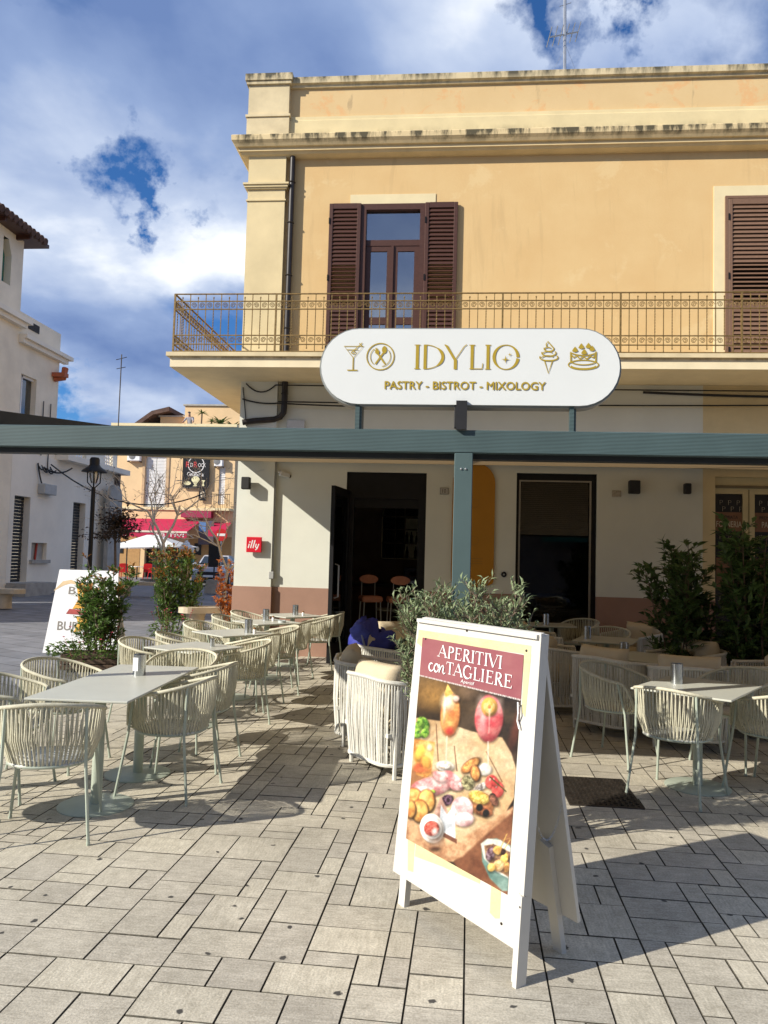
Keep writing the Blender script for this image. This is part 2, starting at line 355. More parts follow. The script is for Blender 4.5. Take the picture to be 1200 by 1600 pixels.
dirty(q.build('far_paving_stones', M['stone'], terr, kind='stuff', fix=False).data)
# iron drain cover let into the paving
M['iron'] = mat('cast_iron', (.055, .045, .036), .6, .4, 12, .3, 80, metal=.6)
mc = thing('drain_cover', 'dark square iron drain cover in the paving right of the poster board', 'drain cover', (1.09, 5.72, .003))
MB().box(-.25, .25, -.35, .35, -.012, .003, bev=.004).build('frame', M['iron'], mc)
q = MB()
for i in range(13):
    for j in range(18):
        x, y = -.216 + i * .036, -.306 + j * .036
        q.box(x - .011, x + .011, y - .005, y + .005, .002, .009) if (i + j) % 2 else q.box(x - .005, x + .005, y - .011, y + .011, .002, .009)
q.build('tread_pattern', M['iron'], mc, kind='stuff')
# ================================================================ main building
def patchy(m, c, scale, p0, p1, f=.6, st=(1, 1, 1)):
    nt = m.node_tree; nd, lk = nt.nodes, nt.links; b = nd['Principled BSDF']; src = b.inputs['Base Color'].links[0].from_socket
    tcn = nd.new('ShaderNodeTexCoord'); mp = nd.new('ShaderNodeMapping'); mp.inputs['Scale'].default_value = st; lk.new(tcn.outputs['Object'], mp.inputs[0])
    n1 = nd.new('ShaderNodeTexNoise'); n1.inputs['Scale'].default_value = scale; n1.inputs['Detail'].default_value = 8; n1.inputs['Roughness'].default_value = .68; n1.inputs['Distortion'].default_value = .6; lk.new(mp.outputs[0], n1.inputs['Vector'])
    rp = nd.new('ShaderNodeValToRGB'); rp.color_ramp.elements[0].position = p0; rp.color_ramp.elements[1].position = p1; rp.color_ramp.elements[1].color = (f, f, f, 1); rp.color_ramp.elements[0].color = (0, 0, 0, 1); lk.new(n1.outputs[0], rp.inputs[0])
    mx_ = nd.new('ShaderNodeMixRGB'); mx_.inputs[2].default_value = (*c, 1); lk.new(rp.outputs[0], mx_.inputs[0]); lk.new(src, mx_.inputs[1]); lk.new(mx_.outputs[0], b.inputs['Base Color']); return m
M['yellow'] = patchy(patchy(mat('ochre_plaster', (.68, .485, .235), .9, .1, 1.4, .18, 30, col2=(.64, .435, .20)), (.55, .38, .18), 2.2, .56, .66, .5, (1.6, 1.6, .18)), (.72, .56, .30), 1.1, .58, .64, .45)
M['parapet'] = patchy(patchy(mat('worn_parapet', (.68, .50, .26), .9, .1, 1.4, .2, 30, col2=(.64, .46, .23)), (.70, .38, .16), 1.6, .54, .60, .6), (.30, .22, .13), 3, .62, .70, .5, (1.5, 1.5, .3))
M['cream'] = mat('cream_plaster', (.70, .575, .33), .9, .1, 2, .12, 30)
M['trim'] = mat('pale_trim', (.74, .635, .39), .9, .06, 3, .08, 40)
M['white'] = mat('white_plaster', (.70, .705, .61), .9, .05, 1.5, .12, 25)
M['brown'] = mat('brown_dado', (.36, .215, .155), .85, .12, 1.6, .1, 40)
M['corn'] = stained(mat('cornice_plaster', (.70, .555, .31), .9, .12, 2.5, .12, 30), (.10, .085, .05), 8.66, .22, 5.5, 2.0)
M['cap'] = stained(mat('cap_plaster', (.66, .55, .34), .9, .15, 3, .15, 30), (.10, .09, .06), 9.84, .3, 5.5, 1.9)
M['pbase'] = stained(mat('parapet_base', (.71, .59, .335), .9, .1, 2, .1, 30), (.16, .13, .08), 8.85, .22, 3, .9, up=False)
M['blackm'] = mat('black_metal', (.012, .012, .013), .45, .2, 8, spec=.2)
M['black'] = mat('black_plastic', (.018, .018, .02), .55, .2, 8)
M['wood'] = mat('brown_shutter', (.075, .031, .021), .45, .25, 20, .1, 60, stretch=(1, 1, 6))
M['wood2'] = mat('faded_shutter', (.20, .115, .072), .55, .2, 20, .1, 60, stretch=(1, 1, 6))
M['glass'] = glass_mat('window_glass', (.4, .42, .44), .3)
M['glassd'] = glass_mat('shop_glass', (.6, .6, .6), .0)
M['gold'] = mat('rusty_gold_iron', (.22, .145, .052), .6, .4, 30, .15, 90, metal=.3)
M['metalg'] = mat('galvanised', (.45, .46, .47), .4, .1, 10, metal=.7)
D = 12.35; XL = -3.53
bld = thing('corner_building', 'ochre two storey corner building with balcony and white ground floor', 'building', (0, D, 0))
class B_(MB):      # coordinates are world: shift to the building's origin
    def build(s, *a, **k):
        s.v = [(x, y - D, z) for x, y, z in s.v]; return MB.build(s, *a, **k)
def wall(x0, x1, z0, z1, ops, y0, y1, mb=None):
    mb = mb or B_(); xs = sorted({x0, x1} | {min(max(o[k], x0), x1) for o in ops for k in (0, 1)})
    for a, b in zip(xs, xs[1:]):
        if b - a < 1e-4: continue
        zs = [(z0, z1)]
        for o in ops:
            if o[0] <= a + 1e-5 and o[1] >= b - 1e-5:
                nz = []
                for p, q in zs:
                    if o[3] <= p or o[2] >= q: nz.append((p, q)); continue
                    if o[2] > p: nz.append((p, o[2]))
                    if o[3] < q: nz.append((o[3], q))
                zs = nz
        for p, q in zs: mb.box(a, b, y0, y1, p, q)
    return mb
XR = 11.0
LO = [(-1.73, -.42, -1, 3.03), (1.03, 2.30, .12, 3.06), (4.12, 6.3, -1, 3.05)]
wall(XL, 3.93, 1.11, 4.6, LO, D, D + .35).build('ground_floor_wall', M['white'], bld)
wall(3.93, XR, 1.11, 4.6, LO, D, D + .35).build('ground_floor_wall', M['cream'], bld)
for a_, b_ in ((XL, -1.73), (-.42, 1.03), (2.30, 4.12), (6.3, XR)): B_().box(a_, b_, D - .012, D + .35, -.02, 1.11).build('brown_dado', M['brown'], bld)
B_().box(1.03, 2.30, D - .012, D + .35, -.02, .12).build('window_base', M['brown'], bld)
UO = [(-1.60, -.56, 4.6, 7.5), (4.27, 5.75, 4.6, 7.55)]
wall(XL, XR, 4.6, 8.5, UO, D, D + .35).build('upper_wall', M['yellow'], bld)
B_().box(XL, XL + .35, D + .35, D + 13, -.02, 4.6).box(XL, XL + .35, D + .35, D + 13, 4.6, 8.5).build('side_wall', M['yellow'], bld)
B_().box(XL, XR, D, D + 13, 8.5, 8.62).build('roof_slab', M['cream'], bld)
B_().box(XL + .02, XR, D + .01, D + .3, 9.0, 9.6).box(XL + .02, XL + .3, D + .3, D + 13, 9.0, 9.6).build('parapet', M['parapet'], bld)
def moulding(prof, xl=XL, yf=D, xr=XR, yb=D + 13):
    q = B_(); k = len(prof); vs = []
    for o, z in prof: vs += [(xr, yf - o, z), (xl - o, yf - o, z), (xl - o, yb, z)]
    fs = []
    for i in range(k - 1):
        for a in (0, 1): fs.append((3 * i + a, 3 * i + a + 1, 3 * i + 4 + a, 3 * i + 3 + a))
    return q.add(vs, fs)
moulding([(-.02, 8.33), (.06, 8.335), (.13, 8.36), (.16, 8.40), (.18, 8.40), (.18, 8.455), (.22, 8.46), (.245, 8.50), (.28, 8.545), (.285, 8.625), (.27, 8.64), (-.02, 8.665)]).build('cornice', M['corn'], bld)
moulding([(-.02, 8.66), (.055, 8.66), (.055, 8.98), (.03, 9.0), (.03, 9.06), (-.02, 9.075)]).build('parapet_base', M['pbase'], bld)
moulding([(-.03, 9.57), (.03, 9.575), (.035, 9.615), (.075, 9.63), (.08, 9.73), (.06, 9.745), (-.32, 9.75)]).build('parapet_cap', M['cap'], bld)
def pier(x0, x1, rows, name, m_):
    q = B_()
    for o, z0, z1 in rows: q.box(x0 - o, x1 + o, D - o - .02, D + .3, z0, z1)
    q.build(name, m_, bld)
pier(XL + .01, -2.97, [(.09, 8.66, 9.03), (.11, 9.03, 9.07), (.075, 9.07, 9.60), (.11, 9.60, 9.66), (.13, 9.66, 9.775)], 'parapet_pier', M['cap'])
pier(XL + .05, -2.98, [(.07, 4.72, 7.575), (.09, 7.575, 7.60), (.07, 7.60, 7.775), (.10, 7.775, 7.80), (.12, 7.80, 7.84), (.14, 7.84, 7.87), (.07, 7.87, 8.345)], 'pilaster', M['cream'])
pier(XL + .05, -2.98, [(.06, 1.11, 4.5)], 'ground_pilaster', M['white'])
pier(XL + .05, -2.98, [(.075, -.02, 1.11)], 'pilaster_dado', M['brown'])
B_().box(-1.81, -.38, D - .012, D + .1, 7.505, 7.70).build('window_lintel', M['trim'], bld)
wall(4.087, 5.95, 4.72, 7.75, [(4.257, 5.78, 4.6, 7.57)], D - .014, D + .1).build('window_surround', M['trim'], bld)
for k, (x, z) in enumerate([(-1.9, 8.70), (1.15, 8.70), (2.6, 8.70), (4.2, 8.70), (-3.05, 8.69)]):
    B_().box(x - .05, x + .05, D - .075, D - .04, z, z + .045).build('drain_spout', M['iron'], bld)
# ---- shutters and french window
def shutter(x0, x1, z0, z1, y, m_, parent, th=.045):
    q = B_(); w = .065
    q.box(x0, x0 + w, y - th, y, z0, z1, bev=.006).box(x1 - w, x1, y - th, y, z0, z1, bev=.006)
    zr = [(z0, z0 + .12), (z0 + .92, z0 + 1.04), (z1 - .09, z1)]
    for a, b in zr: q.box(x0 + w, x1 - w, y - th + .003, y - .003, a, b)
    o = q.build('shutter', m_, parent)
    q = B_()
    for (a, b) in ((zr[0][1], zr[1][0]), (zr[1][1], zr[2][0])):
        n = int((b - a) / .068); st = (b - a) / n
        for i in range(n):
            z = a + (i + .5) * st; tilt = 1.15 if (z > z0 + 1.75 or z < z0 + .9) else .8
            mt = Matrix.Translation((0, y - th / 2, z)) @ Matrix.Rotation(tilt, 4, 'X')
            q.box(x0 + w, x1 - w, -.037, .037, -.004, .004, M=mt)
    q.build('louvre_slats', m_, o, kind='stuff')
    q = B_()
    for z in (z0 + .3, z0 + 1.5, z1 - .3): q.box(x0 - .004, x0 + .018, y - th - .012, y - th + .002, z - .05, z + .05)
    q.build('hinge', M['blackm'], o)
    return o
shutter(-2.15, -1.615, 4.76, 7.53, D - .02, M['wood'], bld)
shutter(-.545, -.006, 4.76, 7.53, D - .02, M['wood'], bld)
fw = wall(-1.615, -.545, 4.72, 7.53, [(-1.53, -.63, 4.6, 7.43)], D - .03, D + .12).build('french_window', M['wood'], bld)
q = B_().box(-1.53, -.63, D + .02, D + .09, 6.83, 6.93)
for a, b in ((-1.53, -1.085), (-1.075, -.63)):
    wall(a, b, 4.75, 6.83, [(a + .085, b - .085, 4.85, 5.5), (a + .085, b - .085, 5.62, 6.74)], D + .03, D + .08, q)
q.box(-1.10, -1.06, D + .005, D + .03, 4.75, 6.83)
q.build('window_frame', M['wood'], fw)
for a, b, c, d in ((-1.53, -.63, 6.93, 7.43), (-1.445, -1.17, 5.62, 6.74), (-.99, -.715, 5.62, 6.74), (-1.445, -1.17, 4.85, 5.5), (-.99, -.715, 4.85, 5.5)):
    B_().box(a, b, D + .05, D + .056, c, d).build('pane', M['glass'], fw)
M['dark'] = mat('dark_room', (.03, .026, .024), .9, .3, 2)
B_().box(-1.9, -.3, D + .9, D + .95, 4.7, 7.8).build('dark_curtain', M['dark'], fw)  # near-black sheet stands in for the unlit room behind the panes
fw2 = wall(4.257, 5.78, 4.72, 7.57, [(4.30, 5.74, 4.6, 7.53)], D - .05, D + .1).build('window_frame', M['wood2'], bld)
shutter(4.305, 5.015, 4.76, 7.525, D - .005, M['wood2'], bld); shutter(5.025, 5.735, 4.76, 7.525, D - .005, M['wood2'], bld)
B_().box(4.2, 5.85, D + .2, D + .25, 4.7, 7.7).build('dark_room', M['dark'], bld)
# ---- balcony
BF, BL = 11.3, -4.40
bal = B_().box(BL, XR, BF, D - .001, 4.50, 4.66).box(BL, XL - .001, D - .001, 17, 4.50, 4.66).build('balcony_slab', stained(mat('balcony_plaster', (.80, .69, .46), .9, .1, 2, .1, 30), (.2, .15, .09), 4.66, .05, 4, .8), bld)
q = B_().box(BL - .05, XR, BF - .05, D - .002, 4.66, 4.722).box(BL - .05, XL - .002, D - .002, 17, 4.66, 4.722); q.build('balcony_edge', M['cap'], bld)
# ---- railing
rail = thing('balcony_railing', 'ornate rusty gold iron railing with scroll bands round the balcony', 'railing', (BL + .03, BF + .03, 4.722))
L1, L2 = XR - BL - .1, 5.6
ZR = [.93, .815, .69, .28, .14, .03]
q = MB()
for z in ZR:
    t = .011 if z != .93 else .014
    q.box(0, L1, -t, t, z - .007, z + .007); q.box(-t, t, t, L2, z - .007, z + .007)
q.build('rails', M['gold'], rail)
q = MB().box(-.013, .013, -.013, .013, 0, .935); pm = q.mesh('railing_post', M['gold'])
q = MB().box(-.006, .006, -.006, .006, .03, .93); bm1 = q.mesh('baluster', M['gold'])
q = MB()
for k in range(24):
    a = k * .55; c_, s_ = math.cos(a) * .0085, math.sin(a) * .0085; z = .30 + k * .0155
    b4 = [(c_, s_), (-s_, c_), (-c_, -s_), (s_, -c_)]
    q.v += [(x, y, z) for x, y in b4]
    if k:
        o_ = (k - 1) * 4
        for t in range(4): q.f.append((o_ + t, o_ + (t + 1) % 4, o_ + 4 + (t + 1) % 4, o_ + 4 + t))
q.box(-.0055, .0055, -.0055, .0055, .10, .30).box(-.0055, .0055, -.0055, .0055, .655, .86).lathe([(.003, .855), (.012, .865), (.012, .875), (.003, .888)], 6).lathe([(.003, .07), (.011, .08), (.011, .09), (.004, .10)], 6)
bm2 = q.mesh('twisted_baluster', M['gold'])
q = MB(); pts = []
for k in range(19):
    t = k / 18; a = 5.2 * math.pi * t * .72; r_ = .044 * (1 - t * .82); pts.append((r_ * math.cos(a) , 0, r_ * math.sin(a)))
q.tube(pts, .0055, 4); scm = q.mesh('scroll', M['gold'])
st = .1235; n = int(L1 / st); PST = [0, 13, 27, 41, 55, 69, 83, 97, 111]
for k in range(n):
    x = k * st
    if x > 9.9: break
    if k in PST: link('railing_post', pm, rail, loc=(x, 0, 0)); 
    elif k % 2: link('twisted_baluster', bm2, rail, loc=(x, 0, 0))
    else: link('baluster', bm1, rail, loc=(x, 0, 0))
    for z in (.7525, .21):
        o = link('scroll', scm, rail, loc=(x + st / 2, 0, z)); o.scale = (1 if (k % 2) else -1, 1, 1)
for k in range(1, 40):
    y = k * st * 1.05
    link('twisted_baluster' if k % 2 else 'baluster', bm2 if k % 2 else bm1, rail, loc=(0, y, 0))
    for z in (.7525, .21):
        o = link('scroll', scm, rail, loc=(0, y - st / 2, z)); o.rotation_euler = (0, 0, R(90))
# ---- drainpipe, cables, boxes on the wall
M['pipe'] = mat('dark_pipe', (.03, .025, .024), .45, .3, 10)
B_().tube([(-2.80, D - .07, 8.34), (-2.80, D - .07, 4.70)], .045, 10).tube([(-2.80, D - .07, 4.50), (-2.80, D - .07, 4.08), (-2.81, D - .07, 3.98), (-2.86, D - .07, 3.91), (-2.96, D - .075, 3.87), (-3.3, D - .13, 3.83), (-3.47, D - .15, 3.80)], .05, 10).build('drainpipe', M['pipe'], bld, smooth=True)
for z in (7.9, 7.2, 6.3, 5.4, 4.3): B_().tube([(-2.80 + .05 * math.cos(a), D - .07 + .05 * math.sin(a), z) for a in np.linspace(0, 2 * math.pi, 12, endpoint=False)], .012, 4, closed=True).box(-2.81, -2.79, D - .03, D, z - .01, z + .01).build('pipe_bracket', M['pipe'], bld)
def sag(p, q_, s, n=10): return [tuple(Vector(p).lerp(Vector(q_), i / n) + Vector((0, 0, -s * 4 * (i / n) * (1 - i / n)))) for i in range(n + 1)]
q = B_().tube(sag((-3.5, D - .1, 4.2), (-2.9, D - .12, 4.13), .03), .013, 5).tube(sag((-2.9, D - .12, 4.13), (.2, D - .03, 4.11), .025), .013, 5).tube(sag((-2.9, D - .11, 4.16), (6, D - .03, 4.20), .03, 14), .012, 5)
q.tube(sag((-3.45, D - .1, 4.46), (-2.95, D - .1, 4.44), .13), .011, 5).tube(sag((-2.95, D - .1, 4.44), (8, D - .02, 4.42), .02), .011, 5).tube(sag((-3.5, D - .1, 4.40), (-3.42, D - .1, 3.75), -.02), .009, 4).tube(sag((3, D - .02, 4.38), (8, D - .02, 4.36), .05), .02, 5)
q.build('wall_cables', M['black'], bld, smooth=True)
B_().box(-2.75, -2.45, D - .06, D, 3.70, 3.87, bev=.01).build('junction_box', mat('box_grey', (.55, .56, .56), .6), bld)
B_().tube([(-2.93, D - .055, 3.3), (-2.93, D - .055, 1.35)], .014, 6).tube([(-2.90, D - .055, 3.3), (-2.90, D - .055, 1.3)], .01, 6).box(-2.955, -2.875, D - .09, D - .02, 1.24, 1.36, bev=.008).build('wall_conduit', mat('conduit', (.35, .35, .33), .6), bld)
# ---- entrance
dr = wall(-1.73, -.42, -.02, 3.03, [(-1.60, -.55, -.1, 2.60)], D + .05, D + .17).build('door_frame', M['blackm'], bld)
B_().box(-1.60, -.55, D + .10, D + .108, 2.45, 2.60).build('door_head', M['blackm'], dr)
leaf = B_(); Ml = Matrix.Translation((-1.70, D + .05, 0)) @ Matrix.Rotation(R(-97), 4, 'Z')
leaf.box(0, .06, -.03, .03, .02, 2.72, M=Ml).box(.86, .92, -.03, .03, .02, 2.72, M=Ml).box(.06, .86, -.03, .03, .02, .3, M=Ml).box(.06, .86, -.03, .03, 2.6, 2.72, M=Ml)
lf = leaf.build('door_leaf', M['blackm'], bld)
B_().box(.06, .86, -.005, .005, .3, 2.6, M=Ml).build('pane', M['glassd'], lf)
B_().tube([Ml @ Vector(p) for p in ((.8, .03, 1.0), (.8, .09, 1.02), (.8, .09, 1.5), (.8, .03, 1.52))], .013, 6).build('handle', M['metalg'], lf)
# ---- big shop window
sw = wall(1.03, 2.30, .12, 3.06, [(1.09, 2.20, .2, 2.93)], D + .06, D + .16).build('shop_window_frame', M['blackm'], bld)
wall(1.075, 2.22, .18, 2.95, [(1.10, 2.19, .2, 2.925)], D + .05, D + .06).build('inner_trim', mat('alu_trim', (.32, .30, .26), .4, metal=.5), sw)
B_().box(1.10, 2.19, D + .10, D + .108, .2, 2.93).build('pane', M['glassd'], sw)
q = B_()
for k in range(24): q.box(1.1, 2.19, D + .2, D + .212, 2.17 + k * .032, 2.198 + k * .032)
q.build('roller_blind', mat('blind_grey', (.012, .012, .014), .7), sw)
# ---- shop doors at the right
M['creamdoor'] = mat('cream_door', (.62, .53, .30), .5, .08, 6)
sd = wall(4.12, 6.3, -.02, 3.05, [(4.14, 4.56, .35, 2.79), (4.74, 5.16, .35, 2.79), (5.26, 5.7, .35, 2.79), (5.8, 6.2, .35, 2.79)], D + .06, D + .13).build('shop_door', M['creamdoor'], bld)
B_().box(4.12, 6.3, D + .03, D + .06, 2.88, 2.92).box(4.645, 4.655, D + .052, D + .06, -.02, 2.86).build('door_joints', mat('seam', (.2, .16, .09), .7), sd)
B_().box(4.12, 6.3, D + .10, D + .106, .3, 2.85).build('pane', M['glassd'], sd)
M['vblack'] = mat('black_vinyl', (.01, .01, .012), .4); M['vbrown'] = mat('brown_vinyl', (.22, .11, .055), .5, .2, 4); M['vcream'] = mat('cream_vinyl', (.62, .55, .42), .5)
for x0 in (4.145, 4.745):
    s_ = B_().box(x0, x0 + .41, D + .088, D + .092, .5, 2.78).build('vinyl_sticker', M['vblack'], sd)
    B_().box(x0, x0 + .41, D + .084, D + .087, 2.20, 2.50).build('brown_band', M['vbrown'], s_)
    B_().box(x0 + .02, x0 + .40, D + .084, D + .087, 1.30, 1.78).build('brown_band', M['vbrown'], s_)
    fn = plane_fn((x0 + .21, .082, 0), (1, 0, 0), (0, 0, 1))
    text_mesh('PREMIATA', .075, lambda u, v, d, f=fn: f(u, v + 2.395, d), 0, 'lettering', M['vblack'], s_, xs=.8)
    text_mesh('FORNERIA' if x0 < 4.5 else 'PASTI', .135, lambda u, v, d, f=fn: f(u, v + 2.265, d), 0, 'lettering', M['vcream'], s_, xs=.62)
    for k in range(18):
        cx, cz = .09 - .21 + (k % 3) * .13 + (.04 if (k // 3) % 2 else 0), [2.66, 2.56, 2.12, 1.98, 1.15, 1.0][k // 3]
        text_mesh('P', .12, lambda u, v, d, f=fn, a=cx, b=cz: f(u + a, v + b - .05, d), .002, 'letter_mark', M['vcream'], s_, off=-.004)
# interior
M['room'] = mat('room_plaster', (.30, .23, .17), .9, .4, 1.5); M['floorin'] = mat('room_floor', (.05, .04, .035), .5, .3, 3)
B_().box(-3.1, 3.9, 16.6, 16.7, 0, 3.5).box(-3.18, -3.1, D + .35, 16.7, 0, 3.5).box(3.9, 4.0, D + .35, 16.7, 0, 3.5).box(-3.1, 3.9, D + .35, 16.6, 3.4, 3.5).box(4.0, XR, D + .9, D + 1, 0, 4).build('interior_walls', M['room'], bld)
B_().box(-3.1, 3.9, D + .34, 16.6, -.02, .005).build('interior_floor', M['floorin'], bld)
# ================================================================ lettering tools
def text_box(body, u0, u1, v0, v1, fn, d, name, m_, parent, off=0.0, shear=0):
    cu = bpy.data.curves.new('t', 'FONT'); cu.body = body; cu.size = 1; cu.offset = off; cu.shear = shear; cu.resolution_u = 3; cu.extrude = 0
    ob = bpy.data.objects.new('t', cu); COL.objects.link(ob)
    me = bpy.data.meshes.new_from_object(ob.evaluated_get(bpy.context.evaluated_depsgraph_get()))
    bpy.data.objects.remove(ob); bpy.data.curves.remove(cu)
    xs = [v.co.x for v in me.vertices]; ys = [v.co.y for v in me.vertices]; a, b, c, e = min(xs), max(xs), min(ys), max(ys)
    for v in me.vertices: v.co = fn(u0 + (v.co.x - a) / (b - a) * (u1 - u0), v0 + (v.co.y - c) / (e - c) * (v1 - v0), d)
    me.name = name; me.materials.clear(); me.materials.append(m_)
    return link(name, me, parent)
def arc(cx, cy, rx, ry, a0, a1, n=14): return [(cx + rx * math.cos(R(a0 + (a1 - a0) * i / n)), cy + ry * math.sin(R(a0 + (a1 - a0) * i / n))) for i in range(n + 1)]
def glyph(ch, tk=.15, tn=.05):
    s_ = .12; S = lambda x, y: ([(x - s_, y), (x + s_, y)], tn * .9)
    g = {'A': ([([(.04, 0), (.38, 1)], tn), ([(.36, 1), (.74, 0)], tk), ([(.15, .34), (.6, .34)], tn), S(.05, .02), S(.73, .02)], .8),
         'P': ([([(.2, 0), (.2, 1)], tk), (arc(.3, .74, .26, .24, 90, -90), [tn, tn, tn * 1.5, tk * .7, tk * .9, tk, tk, tk, tk, tk, tk * .9, tk * .7, tn * 1.5, tn, tn]), ([(.2, .975), (.3, .975)], tn), ([(.2, .5), (.3, .5)], tn), S(.2, .02)], .64),
         'E': ([([(.2, 0), (.2, 1)], tk), ([(.1, .975), (.62, .975)], tn), ([(.2, .52), (.5, .52)], tn), ([(.1, .025), (.65, .025)], tn), ([(.61, .975), (.61, .8)], tn), ([(.64, .025), (.66, .22)], tn), ([(.5, .43), (.5, .61)], tn)], .7),
         'R': ([([(.2, 0), (.2, 1)], tk), (arc(.3, .76, .24, .22, 90, -90), [tn, tn, tn * 1.5, tk * .7, tk * .9, tk, tk, tk, tk, tk, tk * .9, tk * .7, tn * 1.5, tn, tn]), ([(.2, .975), (.3, .975)], tn), ([(.2, .54), (.34, .54)], tn), ([(.34, .54), (.66, .0)], tk), S(.2, .02), ([(.6, .02), (.8, .02)], tn)], .74),
         'I': ([([(.18, 0), (.18, 1)], tk), S(.18, .02), S(.18, .98)], .38),
         'T': ([([(.34, 0), (.34, .97)], tk), ([(.02, .975), (.66, .975)], tn), ([(.03, .98), (.02, .78)], tn), ([(.65, .98), (.66, .78)], tn), S(.34, .02)], .7),
         'V': ([([(.04, 1), (.38, 0)], tk), ([(.38, 0), (.7, 1)], tn), S(.05, .98), S(.7, .98)], .74),
         'G': ([(arc(.42, .5, .34, .5, 50, 330, 18), [tn, tn * 1.2, tn * 1.5] + [tk * .7, tk * .9] + [tk] * 9 + [tk * .8, tk * .5, tn, tn, tn]), ([(.72, .06), (.72, .42)], tk * .9), ([(.58, .42), (.84, .42)], tn), ([(.66, .72), (.68, .98)], tn)], .86),
         'L': ([([(.2, 0), (.2, 1)], tk), ([(.1, .025), (.62, .025)], tn), ([(.61, .025), (.64, .25)], tn), S(.2, .98)], .66),
         'D': ([([(.12, 0), (.12, 1)], tk), (arc(.12, .5, .72, .485, 90, -90, 18), [tn] * 5 + [tk * .6, tk * .9] + [tk] * 5 + [tk * .9, tk * .6] + [tn] * 5)], .9),
         'Y': ([([(.0, 1), (.1, .93), (.45, .35)], [tn, tk * .8, tk * .8]), ([(.45, .4), (.8, .93), (.9, 1)], tn), ([(.45, 0), (.45, .4)], tk)], .92),
         'O': ([(arc(.52, .5, .48, .49, 0, 354, 30), [tk * .3 + tk * .7 * abs(math.cos(2 * math.pi * i / 30)) ** 2 for i in range(31)])], 1.06),
         ' ': ([], .35)}
    return g[ch]
def letters(txt, u0, u1, v0, v1, fn, d, name, m_, parent, tk=.15, tn=.05, skip=''):
    tot = sum(glyph(c)[1] for c in txt); sx = (u1 - u0) / tot; sy = v1 - v0; x = 0; out = []
    for c in txt:
        gs, w = glyph(c, tk, tn); q = MB(); dd = d
        for pts, wd in gs:
            P = [((x + px) * sx + u0, v0 + py * sy) for px, py in pts]
            sc = (sx + sy) / 2
            W_ = [a * sc for a in wd] if isinstance(wd, list) else wd * sc
            if isinstance(W_, list) and len(W_) != len(P): W_ = [W_[min(int(i * len(W_) / len(P)), len(W_) - 1)] for i in range(len(P))]
            q.ribbon(P, W_, fn, dd); dd += .0002
        if gs: out.append(q.build(name, m_, parent, fix=False))
        x += w
    return out
# ================================================================ pergola
def beam_mat():
    m = mat('green_grey_beam', (.064, .10, .102), .5, .12, 3, .0, 40, stretch=(1, 1, 1)); nd, lk = m.node_tree.nodes, m.node_tree.links; b = nd['Principled BSDF']
    src = b.inputs['Base Color'].links[0].from_socket; tcn = nd.new('ShaderNodeTexCoord'); mp = nd.new('ShaderNodeMapping'); mp.inputs['Rotation'].default_value = (0, R(3.5), 0); lk.new(tcn.outputs['Object'], mp.inputs[0])
    wv = nd.new('ShaderNodeTexWave'); wv.wave_type = 'BANDS'; wv.bands_direction = 'Z'; wv.inputs['Scale'].default_value = 14; wv.inputs['Distortion'].default_value = 1.6; wv.inputs['Detail'].default_value = 3; wv.inputs['Detail Scale'].default_value = .5; lk.new(mp.outputs[0], wv.inputs['Vector'])
    rp = nd.new('ShaderNodeValToRGB'); rp.color_ramp.elements[0].color = (.86, .86, .86, 1); rp.color_ramp.elements[1].color = (1.1, 1.1, 1.1, 1); lk.new(wv.outputs[0], rp.inputs[0])
    mu = nd.new('ShaderNodeMixRGB'); mu.blend_type = 'MULTIPLY'; mu.inputs[0].default_value = 1; lk.new(src, mu.inputs[1]); lk.new(rp.outputs[0], mu.inputs[2]); lk.new(mu.outputs[0], b.inputs['Base Color'])
    return m
M['beam'] = beam_mat(); M['postg'] = mat('green_grey_post', (.075, .115, .115), .5, .08, 3); M['beamd'] = mat('dark_rafter', (.03, .033, .033), .55, .2, 4)
M['canopy'] = mat('beige_canopy', (.55, .46, .33), .8, .06, 3, trans=.6)
YB = 4.75; KP = YB / 4.5
kz = lambda z: 1.65 + (z - 1.65) * KP
pg = thing('pergola', 'grey green pergola with long front beam, post and beige fabric roof', 'pergola', (.066, YB, 0))
class P_(MB):
    def build(s, *a, **k):
        s.v = [(x - .066, y - YB, z) for x, y, z in s.v]; return MB.build(s, *a, **k)
P_().box(-3.6, 7.5, YB, YB + .05, kz(2.275), kz(2.413), bev=.006).build('front_beam', M['beam'], pg)
P_().box(-3.6, 7.5, YB + .0505, YB + .14, kz(2.245), kz(2.40)).build('beam_gutter', M['beamd'], pg)
for x in (.066, -3.5, 3.66, 7.3): 
    o = P_().box(x - .057, x + .057, YB - .006, YB + .05, 0, kz(2.2745), bev=.004).box(x - .1, x + .1, YB - .05, YB + .15, .002, .012).build('post', M['postg'], pg)
    q = P_()
    for dx in (-.014, .014):
        q.lathe([(.007, 0), (.007, .004), (.003, .008)], 8, M=Matrix.Translation((x + dx, YB - .006, kz(2.18))) @ Matrix.Rotation(R(90), 4, 'X'))
    q.build('bolt', M['metalg'], o)
sl_ = (3.27 - kz(2.36)) / (D - YB); ang = math.atan(sl_); Lr = (D - YB - .13) / math.cos(ang)
for x in (-3.5, .066, 3.66, 7.3):
    Mx = Matrix.Translation((x, YB + .14, kz(2.31))) @ Matrix.Rotation(ang, 4, 'X')
    P_().box(-.045, .045, 0, Lr, .0, .27 if x < -3 else .12, M=Mx).build('rafter', M['beamd'], pg)
Mx = Matrix.Translation((0, YB + .14, kz(2.285))) @ Matrix.Rotation(ang, 4, 'X')
q = P_()
for k in range(10):
    q.box(-3.5, 7.4, Lr * k / 10 + .004, Lr * (k + 1) / 10 - .004, 0, .012, M=Mx)
q.build('fabric_roof', M['canopy'], pg)
